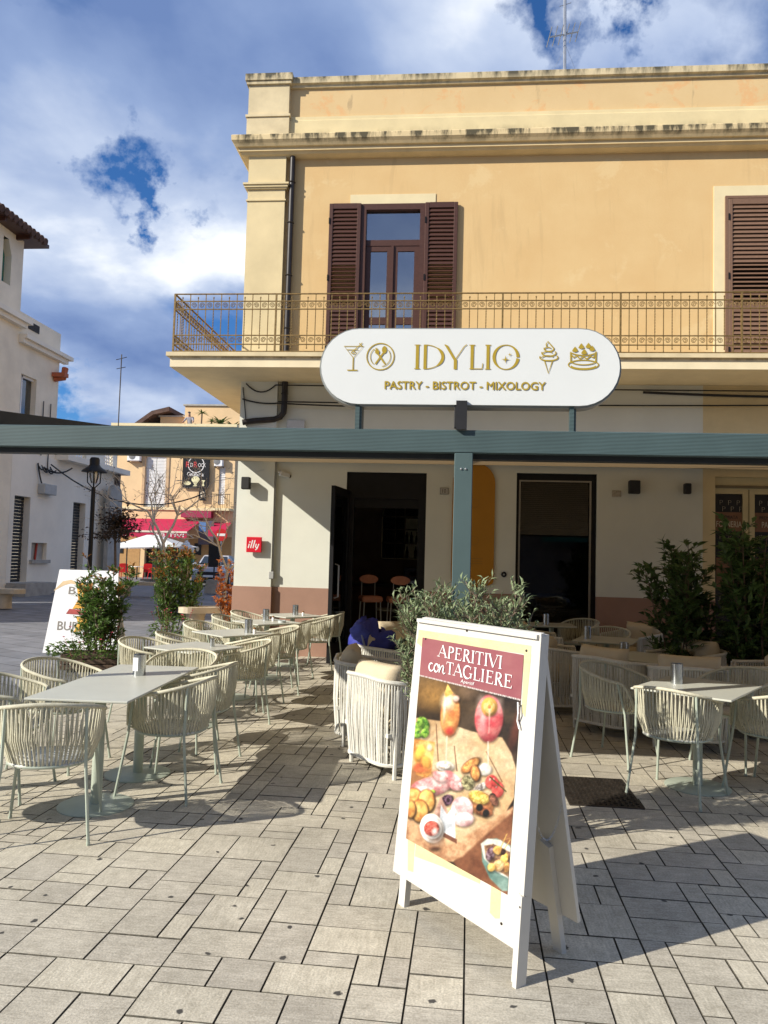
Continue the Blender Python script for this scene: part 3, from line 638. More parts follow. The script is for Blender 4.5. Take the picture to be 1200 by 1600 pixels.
P_().box(-3.5, 7.4, D - .10, D - .005, 3.19, 3.275).build('wall_rail', mat('beige_rail', (.62, .52, .36), .6), pg)
# ================================================================ pill sign on the beam
M['signw'] = mat('sign_white', (.72, .745, .73), .35, .03, 2, spec=.5); M['signg'] = mat('sign_gold', (.42, .30, .035), .4, .08, 10)
sg = thing('pill_sign', 'white rounded shop sign with gold lettering standing on the pergola beam', 'sign', (.081, YB + .02, kz(2.413))); sg.scale = (KP, KP, KP)
def pill(cx, cz, L_, H_, n=16): 
    r_ = H_ / 2; return arc(cx + L_ / 2 - r_, cz, r_, r_, -90, 90, n) + arc(cx - L_ / 2 + r_, cz, r_, r_, 90, 270, n)
SZc = .377
fs_ = plane_fn((0, 0, 0), (1, 0, 0), (0, 0, 1))
MB().prism(pill(0, SZc, 1.765, .456), fs_, -.10, .028).build('sign_box', M['signw'], sg, smooth=True)
MB().prism(pill(0, SZc, 1.79, .478), fs_, -.095, .010).build('sign_rim', mat('sign_rim', (.30, .32, .31), .4, metal=.4), sg, smooth=True)
def Z5(zx, zy): return ((480 + .4333 * zx - 735) * .003788, (575 - (500 + .4333 * zy)) * .003788)
FN = lambda u, v, d=0: fs_(u, SZc + v, d)
u0, v1 = Z5(388, 92); u1, v0 = Z5(772, 183)
letters('IDYLIO', u0, u1, v0, v1, FN, .031, 'lettering', M['signg'], sg, .125, .034)
u0, v1 = Z5(288, 228); u1, v0 = Z5(866, 257); [text_box('PASTRY - BISTROT - MIXOLOGY', u0 + dx, u1 + dx, v0 + dy, v1 + dy, FN, .031 + k * .0004, 'lettering', M['signg'], sg) for k, (dx, dy) in enumerate(((-.0016, 0), (.0016, 0), (0, .0014), (0, -.0014)))]
def zr(pts, w, q, d, closed=False): q.ribbon([Z5(*p) for p in pts], w * .4333 * .003788, FN, d, closed)
q = MB(); zr([(134, 99), (206, 99), (169, 142)], 3.5, q, .031, True); zr([(169, 140), (169, 187)], 4, q, .0312); zr([(148, 188), (186, 188)], 4, q, .0314); zr([(160, 124), (201, 86)], 3, q, .0316); zr([(145, 112), (186, 112)], 2.5, q, .0318); zr(arc(169, 122, 7, 5, 0, 360, 10), 3, q, .032); zr([(190, 88), (202, 100)], 3, q, .0322)
q.build('cocktail_emblem', M['signg'], sg, fix=False)
q = MB(); zr(arc(269, 137, 50, 49, 0, 354, 32), 4, q, .031, True); zr(arc(269, 137, 37, 37, -40, 80, 14), 2.5, q, .0312); zr(arc(269, 137, 37, 37, 130, 230, 14), 2.5, q, .0312)
q.poly([Z5(*p) for p in arc(283, 112, 9, 14, 0, 345, 14)], FN, .0314); zr([(279, 124), (251, 165)], 6, q, .0316); zr([(258, 124), (287, 165)], 6, q, .0318)
for dx in (-9, -3, 3, 9): zr([(253 + dx * .7, 102 + abs(dx)), (257 + dx * .4, 120)], 3.2, q, .032)
q.poly([Z5(*p) for p in arc(257, 120, 8, 8, 0, 345, 12)], FN, .0322)
q.build('plate_emblem', M['signg'], sg, fix=False)
q = MB(); zr([(861, 150), (875, 196), (889, 150)], 4, q, .031); zr([(858, 149), (892, 149)], 4, q, .0312)
for cy, rx, ry in ((138, 32, 12), (122, 25, 11), (106, 17, 10)): zr(arc(876, cy, rx, ry, 200, -30, 16), [2, 3, 4, 5, 6, 7, 8, 8, 8, 8, 7, 6, 5, 4, 3, 2, 2][0] + 2.5, q, .0314 + cy * 1e-6); zr(arc(872, cy + 3, rx * .7, ry * .8, 190, 330, 12), 3.5, q, .0318 + cy * 1e-6)
zr([(868, 100), (866, 90), (872, 80), (882, 92), (890, 102)], 4, q, .0322)
q.build('ice_cream_emblem', M['signg'], sg, fix=False)
q = MB(); zr(arc(998, 164, 53, 17, 0, 354, 26), 4, q, .031, True); zr(arc(998, 166, 44, 12, 10, 170, 14), 4, q, .0312)
zr([(953, 118), (954, 158)], 5, q, .0314); zr([(1042, 116), (1041, 156)], 5, q, .0315)
zr(arc(998, 150, 44, 14, 10, 170, 14), 3.5, q, .0316); zr([(954, 128), (964, 138), (974, 131), (985, 143), (997, 134), (1010, 143), (1022, 132), (1032, 138), (1042, 126)], 5.5, q, .0318); zr(arc(998, 116, 45, 14, 20, 160, 12), 4, q, .0319)
for x, y in ((968, 112), (1000, 120), (1028, 108), (990, 100), (1015, 98)): q.poly([Z5(*p) for p in [(x - 11, y + 3), (x - 6, y - 6), (x, y - 14), (x + 6, y - 6), (x + 11, y + 3), (x, y + 7)]], FN, .0320)
q.build('cake_emblem', M['signg'], sg, fix=False)
q = MB()
for cx, cy, r_ in ((722, 146, 15), (737, 128, 8)): q.poly([Z5(cx + r_ * (1 if k % 2 == 0 else .22) * math.cos(k * math.pi / 4), cy + r_ * (1 if k % 2 == 0 else .22) * math.sin(k * math.pi / 4)) for k in range(8)], FN, .033)
q.build('star_emblem', M['signg'], sg, fix=False)
for k, x in enumerate((-.656, .612)):
    MB().box(x - .013, x + .013, -.012, .012, 0, .16).box(x + .013, x + .026, -.004, .1, 0, .15).build('support_leg', M['beam'], sg)
MB().box(-.045 - .02, -.02 + .02, -.05, -.02, 0, .17).box(-.075, -.0, -.02, .02, .012, .15, bev=.004).build('support_leg', M['black'], sg)
for k, (c, z) in enumerate((((.03, .16, .5), .105), ((.6, .4, .02), .088), ((.6, .03, .05), .071))):
    MB().box(-.06, -.022 - (.018 if k == 1 else 0), -.0215, -.0203, z, z + .009).build('colour_mark', mat('mark', c, .4), sg)
# ================================================================ furniture
M['sage'] = mat('sage_metal', (.40, .45, .37), .4, .08, 10); M['rope'] = mat('sage_rope', (.58, .555, .42), .85, .15, 40, .3, 300, isl=.12)
M['seatrope'] = mat('grey_rope', (.58, .58, .53), .85, .12, 40, isl=.1); M['top'] = mat('table_laminate', (.52, .53, .46), .38, .05, 4, .03, 200)
M['steel'] = mat('brushed_steel', (.52, .54, .55), .22, .1, 60, metal=1, stretch=(1, 1, .1)); M['paper'] = mat('paper', (.8, .8, .8), .8, .03, 10)
M['wicker'] = mat('white_rope', (.66, .65, .58), .8, .1, 40, .2, 200, isl=.1); M['cushion'] = mat('cream_cushion', (.60, .51, .35), .95, .08, 5, .3, 400)
def tub_chair():
    o = thing('rope_chair', 'chair', 'chair')
    def rim(a):
        s_, c_ = math.sin(a), math.cos(a); p = 2.5
        k = (abs(s_) ** p + abs(c_) ** p) ** (-1 / p); z = .655 + .125 * (.5 + .5 * c_) ** 1.3
        dg = abs(math.degrees(a))
        if dg > 128: z -= .2 * ((dg - 128) / 22) ** 1.5
        return Vector((.285 * k * s_, -.275 * k * c_, z))
    def ring(a):
        s_, c_ = math.sin(a), math.cos(a); k = (abs(s_) ** 2.3 + abs(c_) ** 2.3) ** (-1 / 2.3); return Vector((.225 * k * s_, -.225 * k * c_, .425))
    q = MB().tube([rim(R(-150 + i * 300 / 44)) for i in range(45)], .0125, 7); q.build('rim', M['rope'], o, smooth='all')
    q = MB(); n = 56
    rr = random.Random(3)
    for i in range(n):
        a = R(-148 + i * 296 / (n - 1)); 
        for dl in (-3.2, 3.0):
            t, b = rim(a + R(rr.uniform(-.5, .5))), ring(a + R(dl + rr.uniform(-.8, .8))); m_ = t.lerp(b, .55) + Vector((math.sin(a), -math.cos(a), 0)) * .022
            q.tube([t, m_, b], .0052, 4, cap=False)
    q.build('rope_weave', M['rope'], o, kind='stuff', smooth='all')
    q = MB().tube([ring(2 * math.pi * i / 28) for i in range(28)], .011, 6, closed=True)
    q.build('seat_ring', M['sage'], o, smooth='all')
    q = MB()
    for i in range(25):
        y = -.21 + i * .0175; w = .222 * max(.05, 1 - abs(y / .232) ** 2.6) ** (1 / 2.6)
        q.tube([(-w, y, .432), (-w * .4, y, .425), (w * .4, y, .425), (w, y, .432)], .0085, 5)
    q.build('woven_seat', M['seatrope'], o, kind='stuff', smooth='all')
    for sx in (-1, 1):
        for sy in (-1, 1):
            top = rim(math.atan2(sx * .7, -sy * .72)) if sy < 0 else rim(sx * R(122))
            MB().tube([(sx * .262, sy * .262, .004), (sx * .222, sy * .205, .42), tuple(top)], .0095, 7).tube([(sx * .262, sy * .262, 0), (sx * .2615, sy * .2615, .014)], .0115, 7).build('leg', M['sage'], o, smooth=True)
    return o
def cushion_mb(w, d, h, n=12, seed=1):
    q = MB(); rr = random.Random(seed); ph = [rr.uniform(0, 6) for _ in range(4)]; top = {}; bot = {}
    for j in range(n + 1):
        for i in range(n + 1):
            s, t = -1 + 2 * i / n, -1 + 2 * j / n; s, t = math.copysign(abs(s) ** .8, s), math.copysign(abs(t) ** .8, t)
            e = max(0, (1 - s ** 4) * (1 - t ** 4)) ** .42; pin = 1 - .055 * (1 - s * s) * t * t - .0 ; pin2 = 1 - .055 * (1 - t * t) * s * s
            wv = 1 + .07 * math.sin(3 * s + ph[0]) * math.sin(2.5 * t + ph[1])
            top[i, j] = len(q.v); q.v.append((w / 2 * s * pin2, d / 2 * t * pin, h / 2 * e * wv))
            if 0 < i < n and 0 < j < n: bot[i, j] = len(q.v); q.v.append((w / 2 * s * pin2, d / 2 * t * pin, -h / 2 * e * wv))
            else: bot[i, j] = top[i, j]
    for j in range(n):
        for i in range(n):
            q.f.append((top[i, j], top[i + 1, j], top[i + 1, j + 1], top[i, j + 1])); q.f.append((bot[i, j + 1], bot[i + 1, j + 1], bot[i + 1, j], bot[i, j]))
    return q
def armchair():
    o = thing('rope_armchair', 'armchair', 'armchair')
    path = []
    hw, r_ = .33, .15
    for y in (.30, .2, .1, 0, -.1): path.append((-hw, y))
    for a in range(180, 271, 15): path.append((-hw + r_ + r_ * math.cos(R(a)), -.30 + r_ + r_ * math.sin(R(a))))
    for x in (-.1, 0, .1): path.append((x, -.30))
    for a in range(270, 361, 15): path.append((hw - r_ + r_ * math.cos(R(a)), -.30 + r_ + r_ * math.sin(R(a))))
    for y in (-.1, 0, .1, .2, .30): path.append((hw, y))
    cum = [0]
    for a, b in zip(path, path[1:]): cum.append(cum[-1] + math.hypot(b[0] - a[0], b[1] - a[1]))
    def at(s):
        s = max(0, min(cum[-1], s))
        for i in range(len(cum) - 1):
            if s <= cum[i + 1]: t = (s - cum[i]) / max(1e-6, cum[i + 1] - cum[i]); return (path[i][0] + t * (path[i + 1][0] - path[i][0]), path[i][1] + t * (path[i + 1][1] - path[i][1]))
    Lp = cum[-1]
    zt = lambda s: .66 + .07 * math.sin(math.pi * s / Lp) ** 1.5
    q = MB(); S_ = [Lp * i / 48 for i in range(49)]
    q.tube([(*at(s), zt(s)) for s in S_], .017, 7); q.tube([(at(s)[0] * .93, at(s)[1] * .93, .10) for s in S_] + [(.307, .28, .10), (-.307, .28, .10)], .015, 6, closed=True)
    q.tube([(-.33, .30, .66), (-.325, .31, .58), (-.312, .285, .10)], .015, 6).tube([(.33, .30, .66), (.325, .31, .58), (.312, .285, .10)], .015, 6)
    q.build('frame', M['wicker'], o, smooth=True)
    q = MB(); rr = random.Random(5); n = 74
    for i in range(n):
        s = Lp * (i + .5) / n; x, y = at(s)
        for ds in (-.008, .008):
            b = at(s + ds + rr.uniform(-.012, .012)); q.tube([(*at(s + ds * .4), zt(s)), ((x + b[0]) / 2 * 1.015, (y + b[1]) / 2 * 1.015, .4), (b[0] * .93, b[1] * .93, .10)], .0058, 4, cap=False)
    for i in range(24):
        x = -.29 + i * .58 / 23; q.tube([(x, .29, .34), (x, .28, .10)], .0058, 4, cap=False)
    q.build('rope_weave', M['wicker'], o, kind='stuff', smooth='all')
    MB().box(-.30, .30, -.27, .29, .31, .34).build('seat_base', M['wicker'], o)
    c = cushion_mb(.60, .56, .17); c.v = [(x, y + .02, z + .41) for x, y, z in c.v]; c.build('seat_cushion', M['cushion'], o, smooth='all')
    c = cushion_mb(.55, .40, .19, seed=2); Mc = Matrix.Translation((.0, -.185, .64)) @ Matrix.Rotation(R(76), 4, 'X'); c.v = [tuple(Mc @ Vector(p)) for p in c.v]; c.build('back_cushion', M['cushion'], o, smooth='all')
    for sx in (-1, 1):
        for y in (.27, -.2): MB().tube([(sx * .295, y, 0), (sx * .30, y, .12), (sx * (.33 if y > 0 else .315), y, .66)], .017, 7).build('leg', M['wicker'], o, smooth=True)
    return o
def table(name, label, x, y, rz, w, l, ped, h=.74):
    o = thing(name, label, 'table', (x, y, 0), rz, 'terrace tables')
    MB().box(-w / 2, w / 2, -l / 2, l / 2, h - .014, h, bev=.003).build('table_top', M['top'], o)
    MB().box(-w / 2 + .08, w / 2 - .08, -l / 2 + .08, l / 2 - .08, h - .03, h - .0145).build('under_frame', M['sage'], o)
    for py in ped:
        MB().tube([(0, py, .012), (0, py, h - .03)], .035, 14).build('pedestal', M['sage'], o, smooth=True)
        MB().lathe([(.235, 0), (.235, .006), (.22, .012), (.05, .016)], 36, (0, py, 0)).build('base_plate', M['sage'], o, smooth=True)
    return o
def dispenser(label, x, y, h=.74, s=1, paper=True, rz=0):
    o = thing('napkin_dispenser', label, 'napkin holder', (x, y, h), rz, 'steel table cylinders')
    MB().lathe([(.045 * s, 0), (.045 * s, .15 * s), (.041 * s, .152 * s), (.040 * s, .13 * s)], 24).build('steel_cylinder', M['steel'], o, smooth=True)
    if paper: MB().box(-.022 * s, .022 * s, -.0475 * s, -.043 * s, .035 * s, .13 * s).build('napkin', M['paper'], o)
    return o
TC0 = tub_chair(); AC0 = armchair(); used = {'t': 0, 'a': 0}
def place(proto, key, x, y, face, label, group):
    o = proto if not used[key] else copy_tree(proto); used[key] = 1
    o.location = (x, y, 0); o.rotation_euler = (0, 0, R(face - 90)); o['label'] = label; o['group'] = group
    return o
GC = 'rope tub chairs'; GA = 'rope armchairs'
table('cafe_table', 'long pale green table nearest the left edge with two round bases', -2.26, 5.20, R(2), .64, 1.46, (-.36, .36))
table('cafe_table', 'small square table behind the long left table', -2.43, 7.18, R(-28), .66, .66, (0,))
table('cafe_table', 'middle square table in the left row with a tall steel cylinder', -2.47, 8.62, R(-42), .68, .68, (0,))
table('cafe_table', 'fourth table of the left row, second from the white wall', -2.44, 10.12, R(-45), .68, .68, (0,))
table('cafe_table', 'farthest table of the left row against the brown dado', -2.35, 11.36, R(-45), .68, .68, (0,))
for a in [(-2.31, 4.36, 108, 'nearest rope chair at left with its back to the viewer'), (-3.02, 4.35, 60, 'rope chair cut by the left edge of the picture beside the nearest chair'),
          (-3.0, 5.0, 5, 'shaded rope chair at the left edge facing the long table'), (-2.96, 5.72, -8, 'rope chair on the planter side of the long left table'),
          (-1.90, 5.22, 172, 'near rope chair on the walkway side of the long left table'), (-1.95, 5.93, 176, 'second rope chair on the walkway side of the long left table'),
          (-2.28, 6.42, 268, 'rope chair at the far end of the long left table'), (-2.93, 7.35, -10, 'planter side rope chair of the small square table'), (-2.86, 8.05, 20, 'rope chair between second and third left tables by the planters'),
          (-2.05, 7.52, 200, 'first rope chair on the walkway side of the small square table'), (-2.14, 8.25, 160, 'rope chair on the walkway side between second and third tables'),
          (-2.08, 9.08, 200, 'rope chair on the walkway side of the middle left table'), (-3.0, 9.35, -15, 'planter side rope chair of the middle left table'), (-2.10, 9.95, 170, 'walkway side rope chair of the fourth left table'),
          (-3.02, 10.5, 0, 'planter side rope chair of the fourth left table'), (-1.92, 10.88, 190, 'rope chair before the doorway at the end of the left row'), (-2.98, 11.3, -5, 'rope chair in the corner below the red square sign'), (-1.90, 11.72, 190, 'last rope chair of the left row beside the open door')]:
    place(TC0, 't', *a, GC)
dispenser('steel napkin cylinder with white paper on the long left table', -2.25, 5.45, rz=R(-15)); dispenser('low steel pot on the small square left table', -2.28, 7.26, s=.5, paper=False)
dispenser('plain steel cylinder on the middle table of the left row', -2.29, 8.62, paper=False); dispenser('steel cylinder on the fourth table of the left row', -2.5, 10.3, paper=False); dispenser('steel cylinder on the farthest left table before the brown dado', -2.31, 11.36, paper=False)
def shaker(label, x, y, h=.74):
    o = thing('salt_shaker', label, 'shaker', (x, y, h), 0, 'small shakers'); MB().lathe([(.018, 0), (.02, .04), (.016, .05)], 10).build('jar', M['paper'], o, smooth=True); MB().lathe([(.017, .05), (.017, .065), (.01, .07)], 10).build('lid', mat('shaker_lid', (.25, .13, .05), .5), o)
shaker('small shaker beside the cylinder on the middle left table', -2.2, 8.55); shaker('small shaker beside the cylinder on the fourth left table', -2.38, 10.22); shaker('small shaker beside the cylinder on the farthest left table', -2.18, 11.3)
def ashtray(label, x, y, h=.74):
    o = thing('glass_ashtray', label, 'ashtray', (x, y, h)); MB().lathe([(.05, 0), (.055, .03), (.045, .03), (.04, .01)], 16).build('dish', mat('ashtray_glass', (.5, .55, .55), .1, spec=.6), o, smooth=True)
ashtray('small glass ashtray on the fourth left table', -2.22, 10.05)
# right group
table('cafe_table', 'sunlit square table at right with a steel cylinder on it', 1.87, 5.98, R(-34), .70, .86, (0,))
dispenser('steel napkin cylinder on the sunlit right hand table', 1.75, 6.10, paper=False)
for a in [(1.66, 5.76, 52, 'rope chair in front of the sunlit right table, back to the viewer'), (1.42, 6.72, -40, 'rope chair left of the sunlit right table, half in shade'), (2.42, 6.72, 215, 'rope chair behind the sunlit right table'), (2.42, 5.98, 135, 'rope chair cut by the right edge of the picture')]: place(TC0, 't', *a, GC)
for a in [(-.42, 6.10, 40, 'nearest white rope armchair with cushion, beside the poster board'), (-.72, 6.98, 5, 'white rope armchair just behind the nearest one'), (-.70, 8.25, 5, 'white rope armchair carrying the blue backpack'), (-.62, 9.75, -50, 'white rope armchair with cream cushion in front of the doorway'),
          (1.62, 7.80, 45, 'large shaded rope armchair right of the poster board'), (1.22, 8.75, 10, 'shaded rope armchair half hidden behind the poster board'), (2.62, 8.72, 205, 'shaded armchair with wide cushion at the second right table'), (2.20, 7.35, 80, 'shaded armchair behind the sunlit right table'),
          (3.05, 7.9, 150, 'shaded armchair with cushion close to the dark shrubs'), (2.55, 10.85, 215, 'shaded armchair with cushion below the shop window corner'), (1.15, 10.4, 0, 'shaded armchair at the far right table nearest the post')]:
    place(AC0, 'a', *a, GA)
table('lounge_table', 'pale table between the near white armchairs behind the poster board', .10, 6.72, R(5), .7, .9, (0,), .70)
table('lounge_table', 'pale table beside the blue backpack before the entrance', -.02, 9.0, R(8), .7, 1.1, (0,), .70)
table('lounge_table', 'shaded table between armchairs right of the poster board', 2.08, 8.22, R(-36), .7, .8, (0,), .68)
table('lounge_table', 'shaded table farther back with a striped reflecting cylinder', 1.95, 9.75, R(-20), .7, .8, (0,), .70)
table('lounge_table', 'farthest shaded table under the shop window', 1.5, 11.5, R(0), .65, .65, (0,), .72)
for a in [(1.0, 11.75, 10, 'shaded rope chair at left below the shop window'), (1.95, 11.85, 230, 'shaded rope chair at right below the shop window'), (2.1, 10.45, 250, 'shaded rope chair behind the cylinder table')]: place(TC0, 't', *a, GC)
dispenser('steel cylinder on the near armchair table', -.17, 6.55, .70, paper=False); dispenser('steel cylinder with white napkins on the table before the entrance', -.25, 9.0, .70, 1.05)
dispenser('steel cylinder on the shaded armchair table', 1.80, 8.12, .68, paper=False); dispenser('striped reflecting steel cylinder on the farther shaded table', 1.72, 9.78, .70, 1.0, False); dispenser('steel cylinder on the table under the shop window', 1.42, 11.5, .72, 1, False)
ashtray('small glass ashtray on the table before the entrance', .02, 8.75, .70)
o = thing('cigarette_pack', 'small lilac and white packs on the near armchair table', 'packet', (-.07, 6.38, .70), .4); MB().box(-.03, .03, -.045, .045, .0, .022, bev=.002).build('pack', mat('lilac', (.38, .22, .55), .5), o); MB().box(-.02, .04, -.05, .03, .0222, .04, bev=.002).build('pack', mat('pack_white', (.6, .55, .75), .5), o)
# blue backpack and dark bag on the third armchair
bp_ = thing('backpack', 'bright blue backpack on the back of a white armchair', 'backpack', (-.88, 8.1, .58), R(15)); mb_ = mat('blue_nylon', (.035, .045, .30), .6, .25, 9, .5, 25)
def blob(mb, c, s, seed, rough=.12, n=20, k=12):
    rr = random.Random(seed); ph = [rr.uniform(0, 6.28) for _ in range(6)]; b0 = len(mb.v)
    for j in range(k + 1):
        t = -math.pi / 2 + math.pi * j / k
        for i in range(n):
            a = 2 * math.pi * i / n; e = 1 + rough * (math.sin(3 * a + ph[0] + 2 * t) + .6 * math.sin(5 * a + ph[1] - 3 * t) + .5 * math.sin(7 * t + ph[2] + a))
            mb.v.append((c[0] + s[0] * e * math.cos(t) ** .7 * math.cos(a), c[1] + s[1] * e * math.cos(t) ** .7 * math.sin(a), c[2] + s[2] * e * math.sin(t)))
    for j in range(k):
        for i in range(n): mb.f.append((b0 + j * n + i, b0 + j * n + (i + 1) % n, b0 + (j + 1) * n + (i + 1) % n, b0 + (j + 1) * n + i))
    return mb
blob(MB(), (0, 0, .20), (.16, .13, .2), 2).build('bag_body', mb_, bp_, smooth='all'); blob(MB(), (.16, .0, .14), (.17, .12, .15), 4, .15).build('side_pocket', mb_, bp_, smooth='all'); blob(MB(), (-.07, -.08, .28), (.10, .07, .09), 6, .1).build('top_flap', mat('blue_nylon_light', (.06, .08, .40), .6, .2, 9, .4, 25), bp_, smooth='all')
MB().tube(sag((-.1, -.12, .33), (-.02, -.14, .06), -.04), .012, 5).build('strap', mat('strap_grey', (.25, .28, .4), .7), bp_, smooth='all')
hb = thing('handbag', 'black handbag with curved handles beside the blue backpack', 'handbag', (-.42, 8.05, .50), R(10)); blob(MB(), (0, 0, .10), (.17, .09, .12), 8, .08).build('bag_body', M['black'], hb, smooth='all')
for k in (-.03, .03): MB().tube([(.15 * math.cos(a), k - .04, .13 + .17 * math.sin(a)) for a in np.linspace(.1, math.pi - .1, 14)], .014, 6).build('handle', M['black'], hb, smooth='all')
sc_ = thing('scarf', 'crumpled grey scarf on the table edge near the entrance', 'scarf', (-.2, 8.62, .71), 0); blob(MB(), (0, 0, .05), (.14, .08, .07), 12, .25, 26, 14).build('cloth', mat('grey_cloth', (.16, .15, .16), .9, .4, 20, .4, 60), sc_, smooth='all')
# ================================================================ A-board with poster
M['board'] = mat('white_board_paint', (.60, .58, .525), .6, .07, 3, .15, 30)
AO = Vector((.035, 3.394, 0)); ARZ = math.atan2(-.781, .6243)
ab = thing('sandwich_board', 'white wooden sandwich board with food poster standing on the paving', 'sandwich board', AO, ARZ)
pf = plane_fn((0, 0, 0), (1, 0, 0), (0, .10, 1.352))
MB().prism([(-.462, .14), (.385, .135), (.41, 1.362), (-.43, 1.35)], pf, -.018, 0).build('front_panel', M['board'], ab)
for u0, u1 in ((-.425, -.375), (.355, .405)):
    MB().prism([(u0, .0), (u1, .0), (u1, .60 if u0 > 0 else .3), (u0, .62 if u0 > 0 else .3)], pf, -.05, -.0185).build('front_leg', M['board'], ab)
MB().prism([(.385, .0), (.406, .0), (.406, .34), (.385, .35)], pf, -.018, .004).build('leg_splint', M['board'], ab)
MB().prism([(.3855, .345), (.410, .345), (.4105, 1.35), (.3955, 1.35)], pf, -.045, -.0005).build('side_batten', M['board'], ab)
bk = plane_fn((0, .395, 0), (1, 0, 0), (0, -.262, 1.34))
MB().prism([(-.41, .17), (.40, .17), (.40, 1.385), (-.41, 1.385)], bk, .0, .018).build('back_panel', M['board'], ab)
for u0 in (-.36, .26): MB().prism([(u0, .0), (u0 + .052, .0), (u0 + .052, .47), (u0, .49)], bk, .0185, .045).build('back_leg', M['board'], ab)
MB().box(-.42, .40, .085, .155, 1.335, 1.352).build('top_hinge_strip', M['board'], ab)
q = MB(); cp = sag((.395, .085, .66), (.395, .262, .70), .15, 26)
for k, (a, b) in enumerate(zip(cp, cp[1:])):
    a, b = Vector(a), Vector(b); c = (a + b) / 2; t = (b - a).normalized(); s_ = Vector((1, 0, 0)) if k % 2 else t.cross(Vector((1, 0, 0)))
    q.tube([c + t * .009 * math.cos(x) + s_ * .004 * math.sin(x) for x in np.linspace(0, 6.28, 7)[:-1]], .0011, 3, closed=True)
q.build('chain', M['metalg'], ab)
M['tape'] = mat('yellow_tape', (.60, .54, .30), .45, .1, 12, .3, 60)
for pts in ([(-.363, .325), (-.308, .325), (-.303, .19), (-.343, .184)], [(-.299, .325), (.157, .325), (.157, .302), (-.1, .285), (-.299, .262)], [(.225, .325), (.283, .325), (.287, .215), (.262, .205), (.228, .214)], [(-.415, 1.30), (.36, 1.308), (.36, 1.272), (-.415, 1.255)], [(.322, 1.272), (.362, 1.272), (.352, 1.02), (.33, 1.04)], [(-.42, 1.256), (-.378, 1.256), (-.378, 1.22), (-.42, 1.235)]):
    MB().prism(pts, pf, .0005, .0012).build('tape_strip', M['tape'], ab)
# the printed poster: a sheet whose colours are painted per vertex
rn = np.random.RandomState(4)
gu, gv = 210, 300
us = np.linspace(-.376, .322, gu); vs_ = np.linspace(.319, 1.266, gv); UU, VV = np.meshgrid(us, vs_)
rotA = Matrix.Rotation(ARZ, 3, 'Z')
Oa = np.array(AO); ux_ = np.array(rotA @ Vector((1, 0, 0))); uy_ = np.array(rotA @ Vector((0, .10, 1.352)).normalized())
P3 = Oa + UU[..., None] * ux_ + VV[..., None] * uy_ - np.array([0, 0, 1.65])
wz = P3 @ np.array(Fw); ZX = (600 + 1190 * (P3 @ np.array(Rt)) / wz - 590) / .28333; ZY = (800 - 1190 * (P3 @ np.array(Up)) / wz - 950) / .28333
def vnoise(sc, seed, oct_=4):
    out = np.zeros_like(ZX); amp = 1; tot = 0
    for o_ in range(oct_):
        r_ = np.random.RandomState(seed + o_); g_ = r_.rand(64, 64); x = ZX / sc * 2 ** o_; y = ZY / sc * 2 ** o_
        xi = np.floor(x).astype(int); yi = np.floor(y).astype(int); fx = x - xi; fy = y - yi; fx = fx * fx * (3 - 2 * fx); fy = fy * fy * (3 - 2 * fy)
        gg = lambda a, b: g_[a % 64, b % 64]
        out += amp * ((gg(xi, yi) * (1 - fx) + gg(xi + 1, yi) * fx) * (1 - fy) + (gg(xi, yi + 1) * (1 - fx) + gg(xi + 1, yi + 1) * fx) * fy); tot += amp; amp *= .55
    return out / tot
IMG = np.zeros(ZX.shape + (3,)); IMG[:] = (.17, .125, .09)
nA, nB, nC = vnoise(120, 1), vnoise(40, 9), vnoise(14, 21)
SH = None
def put(mask_, c, c2=None, nz=None):
    global IMG, SH
    col = np.array(c, float) * np.ones_like(IMG)
    if c2 is not None: t = np.clip((nz - .3) / .4, 0, 1)[..., None]; col = np.array(c) * (1 - t) + np.array(c2) * t
    if SH is not None: col = col * SH[..., None]
    SH = None; mk = np.clip(mask_, 0, 1)[..., None]; IMG = IMG * (1 - mk) + col * mk
def ell(cx, cy, rx, ry, ang=0, soft=4, wob=0):
    a = R(ang); dx, dy = ZX - cx, ZY - cy; x = dx * math.cos(a) + dy * math.sin(a); y = -dx * math.sin(a) + dy * math.cos(a)
    d = (np.sqrt((x / rx) ** 2 + (y / ry) ** 2 + 1e-9) - 1) * min(rx, ry) + wob * (nB - .5)
    global SH, IMG
    SH = np.clip(1.06 - .16 * (x / rx) - .26 * (y / ry) - .22 * np.clip((x / rx) ** 2 + (y / ry) ** 2, 0, 1.2) ** 2, .45, 1.3)
    if soft < 13 and rx > 14:
        dd = (np.sqrt(((x - 5) / rx) ** 2 + ((y - 9) / ry) ** 2 + 1e-9) - 1) * min(rx, ry); IMG = IMG * (1 - .42 * np.clip(.6 - dd / 12, 0, 1))[..., None]
    return .5 - d / soft
def pol(pts, soft=5):
    inside = np.zeros(ZX.shape, bool); dist = np.full(ZX.shape, 1e9)
    for (x1, y1), (x2, y2) in zip(pts, pts[1:] + pts[:1]):
        c = ((y1 > ZY) != (y2 > ZY)) & (ZX < (x2 - x1) * (ZY - y1) / (y2 - y1 + 1e-9) + x1); inside ^= c
        t = np.clip(((ZX - x1) * (x2 - x1) + (ZY - y1) * (y2 - y1)) / ((x2 - x1) ** 2 + (y2 - y1) ** 2 + 1e-9), 0, 1); dist = np.minimum(dist, np.hypot(ZX - x1 - t * (x2 - x1), ZY - y1 - t * (y2 - y1)))
    return .5 + np.where(inside, dist, -dist) / soft
put(np.ones_like(ZX), (.10, .07, .05), (.26, .19, .12), nA); put(ell(320, 490, 130, 90, 10, 160), (.55, .36, .10)); put(ell(500, 470, 60, 40, 0, 80), (.35, .25, .16)); put(ell(780, 640, 30, 160, 18, 30), (.30, .13, .08))
